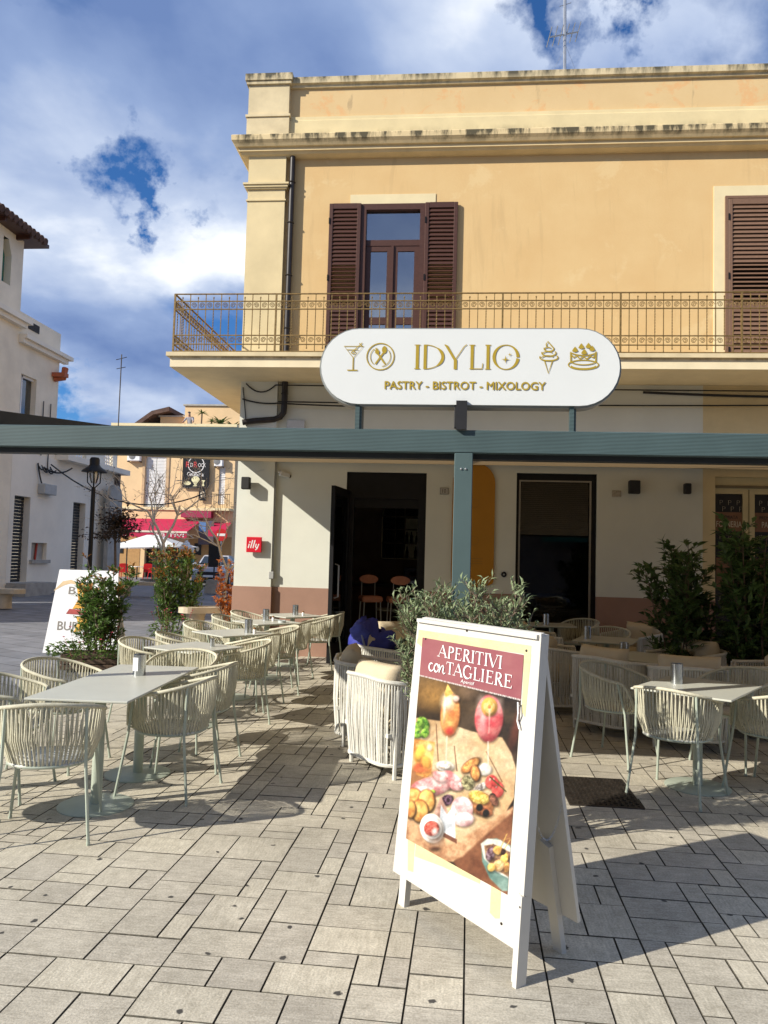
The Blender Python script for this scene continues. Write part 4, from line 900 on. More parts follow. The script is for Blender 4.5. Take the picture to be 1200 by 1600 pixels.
put(pol([(180, 600), (360, 625), (520, 680), (690, 715), (740, 800), (770, 900), (760, 1040), (690, 1160), (560, 1230), (480, 1340), (420, 1400), (130, 1300)], 8), (.78, .58, .34), (.88, .74, .52), nA)
for x0, y0, x1, y1 in ((325, 640, 345, 1000), (425, 760, 440, 900), (600, 790, 690, 960)): put(pol([(x0 - 3, y0), (x0 + 3, y0), (x1 + 4, y1), (x1 - 4, y1)], 5) * .7, (.32, .16, .07))
put(pol([(150, 880), (330, 900), (250, 960), (170, 1000)], 25), (.62, .36, .16))
put(pol([(690, 1150), (780, 1060), (780, 1620), (600, 1560), (480, 1480), (420, 1400), (480, 1320), (560, 1225)], 12), (.36, .17, .08), (.55, .30, .15), nA)
put(pol([(140, 1130), (250, 1210), (420, 1300), (600, 1190), (760, 1090), (740, 1130), (600, 1250), (470, 1370), (400, 1400), (130, 1290)], 14), (.72, .45, .25), (.84, .62, .40), nB)
put(pol([(150, 1200), (240, 1240), (400, 1380), (380, 1410), (130, 1320)], 10), (.68, .42, .24), (.80, .58, .36), nB)
put(pol([(130, 1295), (330, 1375), (510, 1470), (500, 1500), (130, 1370)], 12), (.25, .33, .16), (.45, .34, .16), nB)
# glasses
put(ell(403, 590, 54, 118, 4, 10), (.90, .40, .07), (.97, .66, .25), nB); put(ell(392, 520, 40, 55, 5, 30) * .75, (.98, .86, .66)); put(ell(400, 680, 28, 26, 0, 20) * .8, (.72, .13, .03)); put(ell(372, 560, 9, 70, 4, 10) * .6, (1, .93, .8)); put(pol([(388, 420), (420, 470), (378, 492), (372, 470)], 6), (.95, .62, .10), (1, .78, .25), nB); put(ell(435, 500, 20, 18, 0, 8) * .7, (.95, .75, .65))
put(pol([(381, 705), (389, 705), (384, 860), (374, 860)], 5) * .55, (.95, .86, .72)); put(ell(375, 872, 52, 30, 6, 8), (.88, .78, .64), (1, .97, .92), nB); put(ell(372, 870, 34, 18, 6, 10), (.80, .66, .52), (1, .98, .95), nC)
put(ell(616, 610, 78, 128, 2, 10, 6), (.84, .16, .20), (.93, .42, .38), nB); put(ell(585, 640, 20, 70, 0, 24) * .5, (.96, .62, .60)); put(pol([(556, 500), (570, 480), (690, 500), (690, 590), (545, 590)], 30) * .35, (.96, .80, .74)); put(ell(618, 545, 44, 52, 0, 8), (.96, .62, .10)); put(ell(618, 545, 33, 40, 0, 10), (.99, .83, .42), (.93, .55, .08), nC); put(ell(618, 545, 8, 10, 0, 6), (.8, .4, .1)); put(pol([(614, 555), (624, 555), (618, 690), (614, 690)], 8) * .6, (1, .8, .7))
put(pol([(607, 735), (616, 735), (616, 880), (608, 880)], 5) * .55, (.95, .88, .8)); put(ell(590, 890, 42, 34, 0, 12), (.90, .82, .70), (1, .98, .94), nB)
put(pol([(192, 715), (320, 740), (296, 915), (268, 935), (215, 920)], 8), (.80, .42, .05), (.95, .74, .30), nB); put(ell(235, 800, 26, 44, 20, 14), (.97, .70, .08)); put(ell(270, 850, 24, 34, -20, 14), (.95, .58, .06)); put(ell(225, 880, 25, 25, 0, 14), (.72, .25, .04)); put(ell(290, 770, 16, 20, 0, 14), (.92, .80, .6)); put(ell(245, 895, 40, 18, 0, 14) * .6, (.85, .3, .05))
for cx, cy, rx, ry, a_ in ((225, 660, 24, 34, 20), (262, 640, 22, 40, -15), (205, 690, 20, 26, 40), (262, 690, 24, 26, 0), (238, 628, 16, 26, 0), (220, 700, 26, 16, 0)): put(ell(cx, cy, rx, ry, a_, 6, 8), (.18, .42, .03), (.52, .72, .12), nC)
# croquettes, ham, tomatoes, bread, olives
for cx, cy, rx, ry, a_ in ((515, 868, 56, 26, -38), (541, 912, 24, 42, -8)): put(ell(cx, cy, rx + 5, ry + 5, a_, 8), (.45, .24, .10)); put(ell(cx, cy, rx, ry, a_, 8), (.78, .40, .09), (.93, .62, .22), nC)
for cx, cy, rx, ry, a_ in ((400, 950, 78, 46, 22), (300, 985, 110, 52, -8), (345, 930, 42, 28, 30), (440, 975, 42, 34, 10)): put(ell(cx, cy, rx, ry, a_, 8, 14), (.80, .36, .36), (.96, .76, .72), nB)
put(ell(462, 975, 18, 16, 0, 6), (.95, .85, .80), (.75, .35, .35), nC); put(ell(305, 1012, 16, 10, 0, 5), (.55, .72, .10))
put(ell(500, 965, 34, 40, -30, 10, 10), (.20, .18, .08), (.70, .66, .42), nC); put(ell(575, 985, 46, 20, -30, 8, 6), (.92, .88, .80), (.35, .3, .28), nC)
for cx, cy, rx, ry in ((630, 960, 34, 40), (665, 1000, 34, 46), (650, 960, 20, 24)): put(ell(cx, cy, rx, ry, 0, 6), (.72, .08, .07), (.90, .26, .20), nB); put(ell(cx - 8, cy - 14, 6, 9, 0, 6) * .7, (1, .7, .65))
put(pol([(620, 925), (715, 1010), (712, 1016), (616, 932)], 4), (.18, .22, .06))
put(ell(572, 1080, 76, 62, 20, 8, 10), (.50, .22, .08), (.78, .44, .18), nB); put(ell(560, 1045, 58, 36, 20, 8, 10), (.72, .50, .05), (.95, .82, .30), nC); put(ell(590, 1120, 50, 26, 20, 8), (.40, .16, .07), (.70, .36, .16), nC)
for cx, cy in ((565, 1100), (600, 1130), (650, 1070), (635, 1040)): put(ell(cx, cy, 18, 20, 20, 6), (.06, .05, .05))
put(ell(645, 1060, 20, 36, -30, 8, 5), (.30, .16, .10), (.55, .30, .2), nC)
for cx, cy, rx, ry in ((200, 1045, 46, 50), (272, 1065, 44, 62), (235, 1120, 44, 60), (185, 1110, 26, 46)): put(ell(cx, cy, rx + 5, ry + 5, 0, 10), (.50, .22, .06)); put(ell(cx, cy, rx, ry, 0, 9), (.83, .42, .06), (.97, .70, .24), nB); put(ell(cx - 10, cy - 18, rx * .4, ry * .35, 0, 24) * .6, (1, .80, .40))
put(ell(385, 1060, 36, 30, -30, 8, 8), (.14, .06, .10), (.42, .26, .36), nC); put(pol([(312, 1130), (352, 1040), (395, 1130), (330, 1190)], 7), (.62, .40, .32), (.80, .58, .48), nB)
put(ell(468, 1110, 62, 72, 10, 8, 12), (.86, .48, .48), (.98, .82, .80), nB); put(ell(480, 1165, 56, 40, -10, 8, 12), (.90, .58, .56), (.98, .88, .86), nB)
put(pol([(352, 1085), (385, 1140), (428, 1085), (432, 1280), (340, 1220)], 5), (.74, .77, .80), (.92, .94, .96), nB); put(pol([(360, 1235), (440, 1275), (440, 1300), (360, 1260)], 6), (.40, .2, .12))
put(ell(302, 1215, 66, 82, -12, 6), (.86, .80, .72), (.97, .94, .90), nA); put(ell(325, 1270, 40, 55, -12, 30) * .5, (.60, .45, .36)); put(ell(302, 1212, 54, 62, -18, 6), (.96, .92, .88)); put(ell(300, 1215, 42, 42, -14, 6), (.62, .13, .08), (.85, .35, .26), nC); put(ell(318, 1235, 18, 22, 0, 16) * .7, (.98, .82, .78))
put(ell(318, 1325, 26, 10, 0, 10) * .7, (.25, .12, .07))
put(pol([(575, 1300), (600, 1275), (660, 1270), (735, 1310), (740, 1560), (690, 1560), (620, 1490), (580, 1400)], 8), (.24, .40, .36), (.50, .64, .58), nA); put(pol([(572, 1300), (610, 1272), (680, 1280), (740, 1325), (740, 1500), (650, 1450), (590, 1380)], 8), (.88, .88, .80)); put(pol([(590, 1310), (640, 1300), (740, 1350), (736, 1490), (650, 1440), (600, 1380)], 8), (.35, .2, .14), (.62, .42, .24), nC)
for cx, cy, rx, ry, c, c2 in ((625, 1355, 24, 40, (.24, .12, .16), (.55, .42, .46)), (665, 1335, 26, 24, (.80, .50, .10), (.95, .72, .28)), (700, 1385, 20, 36, (.85, .60, .08), (.97, .80, .30)), (670, 1420, 30, 34, (.72, .48, .20), (.93, .74, .45)), (715, 1430, 18, 30, (.55, .3, .1), (.8, .55, .2)), (630, 1430, 22, 24, (.85, .62, .15), (.9, .7, .3)), (695, 1345, 14, 18, (.1, .06, .05), (.2, .1, .1))): put(ell(cx, cy, rx, ry, 15, 6), c, c2, nC)
for a_ in ((665, 1360, 715, 1245), (700, 1330, 735, 1275), (690, 1280, 735, 1268)): put(pol([(a_[0] - 2, a_[1]), (a_[0] + 3, a_[1]), (a_[2] + 3, a_[3]), (a_[2] - 3, a_[3])], 4), (.80, .58, .20))
nD = vnoise(6, 55, 3); IMG *= (1 + .30 * (nC - .5) + .25 * (nB - .5) + .12 * (nD - .5))[..., None]
hd = np.clip(.5 + (VV - 1.084) / .004, 0, 1); put(hd, (.56, .24, .27), (.60, .29, .30), nA)
dots = (np.abs(VV - 1.083) < .0032) & (np.sin(UU * 700) > -.3); put(dots * 1.0, (.9, .85, .82))
IMG = np.clip(IMG, 0, 1) ** 1.75; IMG = (IMG * .84 + .16 * IMG.mean(axis=2, keepdims=True)) * .74
wr = .0012 + .0018 * (vnoise(150, 33) - .5) * 2 * .8 + .0010 * (vnoise(45, 37) - .5); wr = np.maximum(wr, .0004) + .0012
pv = [tuple(pf(float(u), float(v), float(d_))) for u, v, d_ in zip(UU.ravel(), VV.ravel(), wr.ravel())]
me = bpy.data.meshes.new('poster'); me.from_pydata(pv, [], [(j * gu + i, j * gu + i + 1, (j + 1) * gu + i + 1, (j + 1) * gu + i) for j in range(gv - 1) for i in range(gu - 1)])
ca_ = me.color_attributes.new('print', 'FLOAT_COLOR', 'POINT'); ca_.data.foreach_set('color', np.concatenate([IMG.reshape(-1, 3), np.ones((gu * gv, 1))], 1).ravel().astype(np.float32))
pm_ = bpy.data.materials.new('poster_print'); pm_.use_nodes = True; b_ = pm_.node_tree.nodes['Principled BSDF']; b_.inputs['Roughness'].default_value = .42
vc = pm_.node_tree.nodes.new('ShaderNodeVertexColor'); vc.layer_name = 'print'; pm_.node_tree.links.new(vc.outputs[0], b_.inputs['Base Color'])
me.materials.append(pm_); me.polygons.foreach_set('use_smooth', [True] * len(me.polygons)); pst = link('poster', me, ab, label='food and drinks poster taped to the board')
M['ink'] = mat('white_ink', (.76, .74, .72), .5, .02, 4)
letters('APERITIVI', -.24, .205, 1.192, 1.247, pf, .0052, 'lettering', M['ink'], pst, .14, .045); letters('TAGLIERE', -.172, .270, 1.121, 1.176, pf, .0052, 'lettering', M['ink'], pst, .14, .045)
q = MB(); cs = lambda x, y: (-.305 + x * .125, 1.116 + y * .05)
q.ribbon([cs(*p) for p in arc(.16, .4, .14, .36, 60, 320, 14)], [.004 + .006 * math.sin(math.pi * i / 14) for i in range(15)], pf, .0052); q.ribbon([cs(*p) for p in arc(.47, .42, .13, .36, 0, 350, 18)], [.004 + .005 * abs(math.sin(2 * math.pi * i / 18 + .6)) for i in range(19)], pf, .0054); q.ribbon([cs(*p) for p in [(.26, .1), (.34, .35), (.45, .78)]], .003, pf, .0056)
q.ribbon([cs(*p) for p in [(.66, .8), (.69, .5), (.66, .05)]], [.004, .009, .007], pf, .0058); q.ribbon([cs(*p) for p in [(.67, .1), (.78, .66), (.87, .78), (.91, .6), (.88, .2), (.94, .02), (1.04, .16)]], [.003, .005, .006, .009, .009, .006, .003], pf, .006); q.ribbon([cs(*p) for p in [(.58, .7), (.66, .8)]], .003, pf, .0062)
q.build('script_lettering', M['ink'], pst, fix=False)
text_box('Aperitif', -.062, .032, 1.092, 1.112, pf, .0052, 'lettering', M['ink'], pst, shear=.1)
MB().tube([pf(.318, 1.06, .006), pf(.326, 1.075, .02), pf(.332, 1.03, .02), pf(.322, 1.0, .012), pf(.334, .97, .01)], .004, 5).build('torn_paper_curl', M['paper'], pst)
q = MB()
for u, v in ((-.35, 1.262), (.335, 1.285), (-.05, 1.33), (.30, .20), (.398, .30)): q.lathe([(.006, 0), (.005, .003), (.002, .004)], 8, M=Matrix.Translation(pf(u, v, .0012)) @ Matrix.Rotation(R(94), 4, 'X'))
q.build('nail', M['iron'], ab)
# ================================================================ plants
def leafmat(name, c, c2, isl=.35, tr=.25, rough=.45): return mat(name, c, rough, .2, 12, col2=c2, trans=tr, isl=isl, spec=.4)
M['photinia'] = leafmat('photinia_leaf', (.12, .205, .04), (.075, .145, .028)); M['laurel'] = leafmat('laurel_leaf', (.10, .17, .05), (.065, .12, .035), .3, .15); M['olive'] = leafmat('olive_leaf', (.28, .335, .18), (.18, .235, .115), .3, .15, .6)
M['newleaf'] = leafmat('young_orange_leaf', (.42, .15, .04), (.30, .16, .03)); M['autumn'] = leafmat('autumn_leaf', (.50, .16, .035), (.35, .11, .025)); M['dryleaf'] = leafmat('brown_leaf', (.09, .055, .03), (.05, .035, .02), .3, .15)
M['bark'] = mat('bark', (.16, .12, .085), .9, .3, 20, .5, 60); M['paleb'] = mat('pale_bark', (.62, .54, .42), .9, .25, 14, .4, 50); M['soil'] = mat('soil', (.06, .045, .03), .95, .3, 20); M['petal'] = mat('pink_petal', (.62, .09, .16), .6, .2, 10)
M['trough'] = mat('trough_wood', (.17, .115, .08), .8, .25, 8, .2, 30, stretch=(6, 1, 1)); M['terracotta'] = mat('terracotta', (.32, .15, .085), .8, .15, 8)
def add_leaf(q, p, d, L_, w, rr, curl=.15):
    d = d.normalized(); s_ = d.cross(Vector((rr.uniform(-.6, .6), rr.uniform(-.6, .6), 1)))
    if s_.length < .01: s_ = Vector((1, 0, 0))
    s_.normalize(); n_ = s_.cross(d); b = len(q.v); md = p + d * L_ * .45 + n_ * L_ * curl * .5; tip = p + d * L_ - n_ * L_ * curl * .6
    q.v += [tuple(p), tuple(md + s_ * w / 2 + n_ * w * .18), tuple(tip), tuple(md - s_ * w / 2 + n_ * w * .18), tuple(md)]
    q.f += [(b, b + 1, b + 4), (b + 1, b + 2, b + 4), (b + 2, b + 3, b + 4), (b + 3, b, b + 4)]
def bush(o, seed, stems, h, r0, spread, twig, nleaf, L_, w, m_, m2=None, top2=.2, bare=.12, up=.5, lean=.25, bark=None):
    rr = random.Random(seed); lf, nf, st_ = MB(), MB(), MB()
    for k in range(stems):
        a = rr.uniform(0, 6.28); b = Vector((math.cos(a), math.sin(a), 0)) * r0 * math.sqrt(rr.random()); hh = h * rr.uniform(.62, 1.0); out = Vector((math.cos(a), math.sin(a), 0)) * spread * rr.uniform(0, 1)
        pts = [b + out * (t ** 1.4) + Vector((rr.uniform(-.03, .03), rr.uniform(-.03, .03), hh * t)) for t in [i / 7 for i in range(8)]]
        st_.tube(pts, [.012 * (1 - .75 * i / 7) * (h / 1.4) ** .5 for i in range(8)], 5)
        nt = int(nleaf / stems / 7)
        for _ in range(max(1, nt)):
            t = rr.uniform(bare, 1) ; i = min(6, int(t * 7)); p = pts[i].lerp(pts[i + 1], t * 7 - i); a2 = rr.uniform(0, 6.28)
            d = Vector((math.cos(a2), math.sin(a2), up + rr.uniform(-.2, .5))).normalized(); tl = twig * rr.uniform(.4, 1) * (1.1 - .55 * t)
            e = p + d * tl; st_.tube([p, p.lerp(e, .5) + Vector((0, 0, -.01)), e], [.004, .003, .0015], 3, cap=False)
            for j in range(7):
                s_ = (j + 1) / 7; lp = p.lerp(e, s_); ld = (d * .6 + Vector((rr.uniform(-1, 1), rr.uniform(-1, 1), rr.uniform(-.35, .9)))).normalized()
                tgt = nf if (m2 and t > 1 - top2 and rr.random() < .55) else lf
                add_leaf(tgt, lp, ld, L_ * rr.uniform(.6, 1.15), w * rr.uniform(.7, 1.1), rr)
    st_.build('stems', bark or M['bark'], o, fix=False); lf.build('foliage', m_, o, kind='stuff', fix=False)
    if nf.v: nf.build('young_foliage', m2, o, kind='stuff', fix=False)
def lowplant(label, loc, seed, n=260, r=.3, h=.25, flowers=9):
    o = thing('flowering_plant', label, 'plant', loc); rr = random.Random(seed); q = MB()
    for _ in range(n):
        a, s_ = rr.uniform(0, 6.28), r * math.sqrt(rr.random()); z = h * rr.uniform(.1, 1) * (1.1 - .6 * (s_ / r)); add_leaf(q, Vector((s_ * math.cos(a), s_ * math.sin(a), z)), Vector((math.cos(a) + rr.uniform(-.6, .6), math.sin(a) + rr.uniform(-.6, .6), rr.uniform(-.1, .7))), .06, .05, rr)
    q.build('foliage', leafmat('geranium_leaf', (.13, .20, .04), (.08, .14, .03)), o, kind='stuff', fix=False)
    for k in range(flowers):
        a, s_ = rr.uniform(0, 6.28), r * math.sqrt(rr.random()); q = MB(); c = Vector((s_ * math.cos(a), s_ * math.sin(a), h * rr.uniform(.7, 1.25)))
        for j in range(6): add_leaf(q, c, Vector((math.cos(j), math.sin(j), .5)), .026, .024, rr)
        q.tube([c, (c.x * .6, c.y * .6, .02)], .002, 3); q.build('flower', M['petal'], o, fix=False)
def trough(label, x, y, w, d, h, rz=0, slats=True):
    o = thing('planter_trough', label, 'planter', (x, y, 0), rz)
    MB().box(-w / 2, w / 2, -d / 2, d / 2, 0, h - .03).build('liner', M['soil'], o)
    for k in range(3):
        for s_ in (-1, 1): MB().box(-w / 2 - .02, w / 2 + .02, s_ * (d / 2 + .011) - .01, s_ * (d / 2 + .011) + .01, k * h / 3 + .01, (k + 1) * h / 3 - .004, bev=.003).build('plank', M['trough'], o)
        for s_ in (-1, 1): MB().box(s_ * (w / 2 + .011) - .01, s_ * (w / 2 + .011) + .01, -d / 2, d / 2, k * h / 3 + .01, (k + 1) * h / 3 - .004, bev=.003).build('plank', M['trough'], o)
trough('brown wooden planter trough beside the long left table under the shrub', -4.75, 10.4, 1.15, .45, .22, R(20))
o = thing('photinia_shrub', 'tall glossy green shrub in front of the burger board', 'shrub', (-4.95, 10.5, .2)); bush(o, 11, 14, 1.38, .24, .26, .26, 3900, .095, .036, M['photinia'], M['newleaf'], .08)
lowplant('pink flowering plant at the foot of the glossy shrub', (-4.95, 10.15, .15), 3, 620, .5, .34, 12); 
lowplant('pink flowering plant behind the left table chairs', (-4.75, 12.9, .15), 5, 420, .42, .42, 10)
o = thing('photinia_shrub', 'round green shrub with orange tips beside the low stone bench', 'shrub', (-5.72, 15.5, 0)); bush(o, 23, 17, 1.78, .34, .36, .32, 5200, .10, .042, M['photinia'], M['newleaf'], .16)
o = thing('autumn_shrub', 'orange leaved shrub against the corner of the white wall', 'shrub', (-4.05, 13.7, 0)); bush(o, 31, 8, 1.55, .14, .18, .22, 1500, .085, .042, M['autumn'], None, bare=.25)
lowplant('low green plant at the foot of the orange shrub', (-4.2, 13.2, 0), 9, 260, .35, .35, 2)
# olive in a pot at the post
o = thing('olive_bush', 'grey green potted olive bush behind the poster board', 'olive bush', (.10, 4.53, 0)); bush(o, 41, 40, 1.08, .19, .30, .25, 13000, .055, .0145, M['olive'], None, bare=.35, up=.9)
for ch in o.children: ch.location.z = .40
MB().lathe([(.15, 0), (.20, .36), (.215, .37), (.215, .42), (.19, .42), (.18, .38)], 22).build('pot', M['terracotta'], o, smooth=True)
# dark laurels at the right
for k, (x, y, h, r, sd, lab) in enumerate(((2.72, 9.0, 1.95, .30, 51, 'dark laurel shrub nearest the shop window, in shade'), (3.32, 8.8, 2.25, .30, 53, 'tall dark laurel shrub in front of the shop doors'), (3.95, 8.6, 2.25, .32, 57, 'dark laurel shrub at the right edge of the picture'))):
    o = thing('laurel_shrub', lab, 'shrub', (x, y, 0)); bush(o, sd, 13, h, .22, r, .33, 3300, .135, .058, M['laurel'], None, bare=.2)
    MB().lathe([(.20, 0), (.24, .28), (.26, .29), (.26, .33), (.22, .33)], 20).build('pot', M['black'], o, smooth=True)
# ================================================================ things on the facade
def spk(label, x, z, w=.13, h=.22, cable=None):
    o = thing('wall_speaker', label, 'speaker', (x, D - .03, z), 0, 'black wall speakers'); y0 = -.22 if cable == 'L' else -.14
    MB().box(-w / 2, w / 2, y0, y0 + .11, -h / 2, h / 2, bev=.012).build('speaker_box', M['black'], o); MB().tube([(0, y0 + .1, 0), (0, .03, 0)], .014, 6).build('bracket', M['black'], o)
    MB().box(-w / 2 + .012, w / 2 - .012, y0 - .004, y0 + .001, -h / 2 + .012, h / 2 - .012).build('grille', mat('grille', (.03, .03, .03), .8, .3, 300), o)
spk('black wall speaker above the red square sign', -3.36, 2.79, .14, .20, 'L'); spk('larger black speaker right of the shop window', 2.85, 2.85, .17, .21); spk('small black lamp box left of the cream shop doors', 3.66, 2.84, .10, .165)
rdS = thing('red_sign', 'small red square sign with white script on the white pilaster', 'sign', (-3.20, D - .13, 1.79)); fr_ = plane_fn((0, -.04, 0), (1, 0, 0), (0, 0, 1))
MB().box(-.125, .125, -.04, .0, -.125, .125, bev=.006).build('sign_box', mat('sign_red', (.62, .012, .03), .35, .03), rdS); MB().box(-.03, .03, 0, .06, -.03, .03).build('bracket', M['metalg'], rdS)
q = MB(); c3 = lambda x, y: (x * .11 + y * .028, y * .11)
q.ribbon([c3(*p) for p in [(-.72, .12), (-.72, -.42), (-.62, -.5)]], .019, fr_, .001); q.ribbon([c3(*p) for p in [(-.36, .68), (-.36, -.42), (-.26, -.5)]], .019, fr_, .0012); q.ribbon([c3(*p) for p in [(-.0, .68), (-.0, -.42), (.1, -.5)]], .019, fr_, .0014)
q.ribbon([c3(*p) for p in [(.34, .14), (.34, -.3), (.5, -.46), (.68, -.3), (.72, .14)]], .018, fr_, .0016); q.ribbon([c3(*p) for p in [(.72, .14), (.66, -.55), (.45, -.78)]], .016, fr_, .0018); q.poly([c3(*p) for p in arc(-.70, .38, .12, .10, 0, 340, 10)], fr_, .002)
q.build('script_lettering', M['ink'], rdS, fix=False)
sc2 = thing('security_camera', 'small white security camera on the wall by the pilaster', 'camera', (-2.86, D - .02, 2.97)); Mq = Matrix.Rotation(R(38), 4, 'Z') @ Matrix.Rotation(R(12), 4, 'Y'); wp = mat('camera_white', (.65, .65, .62), .4)
MB().box(-.03, .15, -.13, -.05, -.04, .04, bev=.012, M=Mq).build('housing', wp, sc2); MB().lathe([(.03, 0), (.03, .02)], 12, M=Mq @ Matrix.Translation((.15, -.09, 0)) @ Matrix.Rotation(R(90), 4, 'Y')).build('lens', M['black'], sc2); MB().tube([(0, .02, .03), (0, -.06, .03), (.02, -.08, .02)], .015, 6).tube(sag((-.05, 0, .02), (-.38, -.1, .0), -.05), .007, 5).build('bracket', wp, sc2)
pl = thing('number_plate', 'small house number tile between the doorway and the amber panel', 'number plate', (-.13, D - .012, 2.74)); MB().box(-.07, .07, -.01, .012, -.055, .055, bev=.004).build('tile', mat('tile_grey', (.30, .29, .25), .4), pl); MB().box(-.055, .055, -.012, -.0105, -.042, .042).build('inner_field', mat('tile_pale', (.46, .44, .38), .4), pl); text_box('10', -.03, .03, -.03, .03, plane_fn((0, -.0135, 0), (1, 0, 0), (0, 0, 1)), 0, 'numerals', M['iron'], pl)
pl = thing('number_plate', 'small faded plaque right of the shop window', 'number plate', (2.60, D - .012, 2.75)); MB().box(-.07, .07, -.008, .012, -.05, .05, bev=.004).build('tile', mat('tile_faded', (.42, .37, .28), .6, .3, 40), pl)
bl = thing('doorbell', 'round dark bell push left of the shop window', 'doorbell', (.85, D, 1.42)); MB().lathe([(.045, 0), (.045, .02), (.03, .028)], 20, M=Matrix.Rotation(R(90), 4, 'X')).build('plate', M['black'], bl); MB().lathe([(.015, .028), (.013, .036)], 12, M=Matrix.Rotation(R(90), 4, 'X')).build('button', M['metalg'], bl)
ov = thing('amber_panel', 'tall rounded amber board on the wall behind the pergola post', 'wall panel', (.345, D - .01, 1.20)); fo = plane_fn((0, -.03, 0), (1, 0, 0), (0, 0, 1))
MB().prism(arc(0, 1.68, .34, .33, 0, 180, 14) + arc(0, .10, .34, .1, 180, 360, 10), fo, -.03, .0).build('board', mat('amber', (.46, .205, .012), .5, .08, 2), ov, smooth=True)
adk = mat('amber_dark', (.36, .17, .02), .5)
for z in (1.35, .75): MB().ribbon(arc(.02, z, .07, .07, 0, 350, 18), .006, fo, .002, True).build('printed_ring', adk, ov, fix=False)
for z in (.46, .42, .38): MB().ribbon([(-.06, z), (.16, z)], .012, fo, .002).build('printed_line', adk, ov, fix=False)
an = thing('roof_antenna', 'thin television antenna with guy wires on the ochre building roof', 'antenna', (1.80, D + .6, 8.6)); MB().tube([(0, 0, 0), (-.03, 0, 3.0)], .027, 6).build('mast', M['metalg'], an)
q = MB().tube([(-.30, -.1, 2.1), (.22, .1, 2.32)], .014, 5)
for t in np.linspace(0, 1, 6): c = Vector((-.30, -.1, 2.1)).lerp(Vector((.22, .1, 2.32)), t); q.tube([c + Vector((.03, -.12, .1)), c - Vector((.03, -.12, .1))], .008, 4)
q.tube([(-.12, 0, 2.72), (.08, 0, 2.78)], .006, 4).build('aerial', M['metalg'], an); MB().tube([(0, 0, 2.0), (-.55, .3, 1.0)], .002, 3).tube([(0, 0, 2.0), (.5, .3, 1.0)], .002, 3).tube([(0, 0, 2.0), (.05, .8, 1.0)], .002, 3).build('guy_wires', M['metalg'], an)
# interior furniture seen through the door
M['pink'] = mat('salmon_velvet', (.50, .22, .15), .8, .15, 8); M['legwood'] = mat('leg_wood', (.42, .25, .14), .5); M['bluev'] = mat('blue_velvet', (.04, .05, .16), .8)
ct = thing('bar_counter', 'dark bar counter inside the doorway', 'counter', (-1.1, 15.4, 0)); MB().box(-1.8, 1.6, 0, .6, 0, 1.05).build('front', mat('bar_front', (.10, .05, .035), .7, .3, 3), ct); MB().box(-1.85, 1.65, -.06, .64, 1.05, 1.1).build('counter_top', M['black'], ct); MB().box(.15, .75, .0, .4, 1.1, 1.45, bev=.02).build('display_case', glass_mat('case_glass', (.7, .7, .7), .2), ct)
ash = thing('arched_shelf', 'arched bottle shelf on the wall inside the doorway', 'shelf', (-1.08, 16.55, 1.62)); q = MB()
fa = plane_fn((0, 0, 0), (1, 0, 0), (0, 0, 1)); q.ribbon([(-.42, 0)] + [(-.42, .9)] + arc(0, .9, .42, .4, 180, 0, 16) + [(.42, 0), (-.42, 0)], .025, fa, .05); q.build('arch_frame', mat('brass_dull', (.80, .72, .52), .5), ash)
MB().poly([(-.42, 0), (-.42, .9)] + arc(0, .9, .42, .4, 180, 0, 16) + [(.42, 0)], fa, .01).build('backing', M['dark'], ash, fix=False); MB().poly([(.08, .02), (.08, .88), (.41, .88), (.41, .02)], fa, .02).build('pale_backing', mat('shelf_pale', (.85, .82, .64), .7), ash, fix=False)
q = MB()
for z in (.32, .62, .9): q.box(-.42, .42, -.10, -.012, z, z + .02)
for x in (-.14, .06): q.box(x, x + .015, -.07, -.055, 0, 1.1)
q.build('shelves', mat('shelf_wood', (.22, .17, .11), .6), ash)
bq = MB().lathe([(.032, 0), (.034, .14), (.012, .19), (.011, .25)], 10); bme = bq.mesh('bottle', mat('bottle_glass', (.03, .02, .015), .1, spec=.6), True)
for k, (x, z) in enumerate([(-.36, .34), (-.26, .34), (-.05, .34), (.0, .34), (.12, .34), (.22, .34), (.34, .34), (-.33, .02), (-.22, .02), (-.06, .02), (.13, .02), (.32, .02), (.38, .02)]):
    b = link('bottle', bme, None, loc=(-1.08 + x, 16.49, 1.62 + z)); T(b, '%s bottle from the left on the %s row of the arched shelf' % (('first', 'second', 'third', 'fourth', 'fifth', 'sixth', 'seventh')[k if k < 7 else k - 7], 'upper' if k < 7 else 'lower'), 'bottle', 'bottles on the arched shelf')
def lounge_chair(label, x, y, rz, m1, bar=False, z=.98):
    o = thing('velvet_chair', label, 'chair', (x, y, 0), rz)
    o.scale = (.78, .78, 1)
    MB().box(-.23, .23, -.22, .22, z - .1, z, bev=.03).build('seat', m1, o); c = MB(); c.add(*(lambda b: (b.v, b.f))(MB().prism(arc(0, 0, .21, .075, 0, 340, 18), plane_fn((0, -.22, z + .28), (1, 0, 0), (0, 0, 1)), -.04, .04))); c.build('backrest', M['legwood'] if bar else m1, o)
    for sx in (-1, 1):
        for sy in (-1, 1): MB().tube([(sx * .18, sy * .18, z - .1), (sx * .22, sy * .22, 0)], .014, 6).build('leg', M['legwood'] if bar else M['metalg'], o)
        MB().tube([(sx * .15, -.22, z - .05), (sx * .15, -.24, z + .3)], .012, 6).build('back_post', M['metalg'], o)
lounge_chair('salmon chair inside the doorway at left', -1.35, 12.98, R(200), M['pink']); lounge_chair('salmon chair inside the middle of the doorway', -.88, 12.95, R(15), M['pink']); lounge_chair('blue bar chair with wooden back inside the doorway at right', -.48, 13.0, R(160), M['bluev'], True, .78)
table('indoor_table', 'pale table just inside the doorway', -.9, 13.75, R(5), .8, .6, (0,), .72)
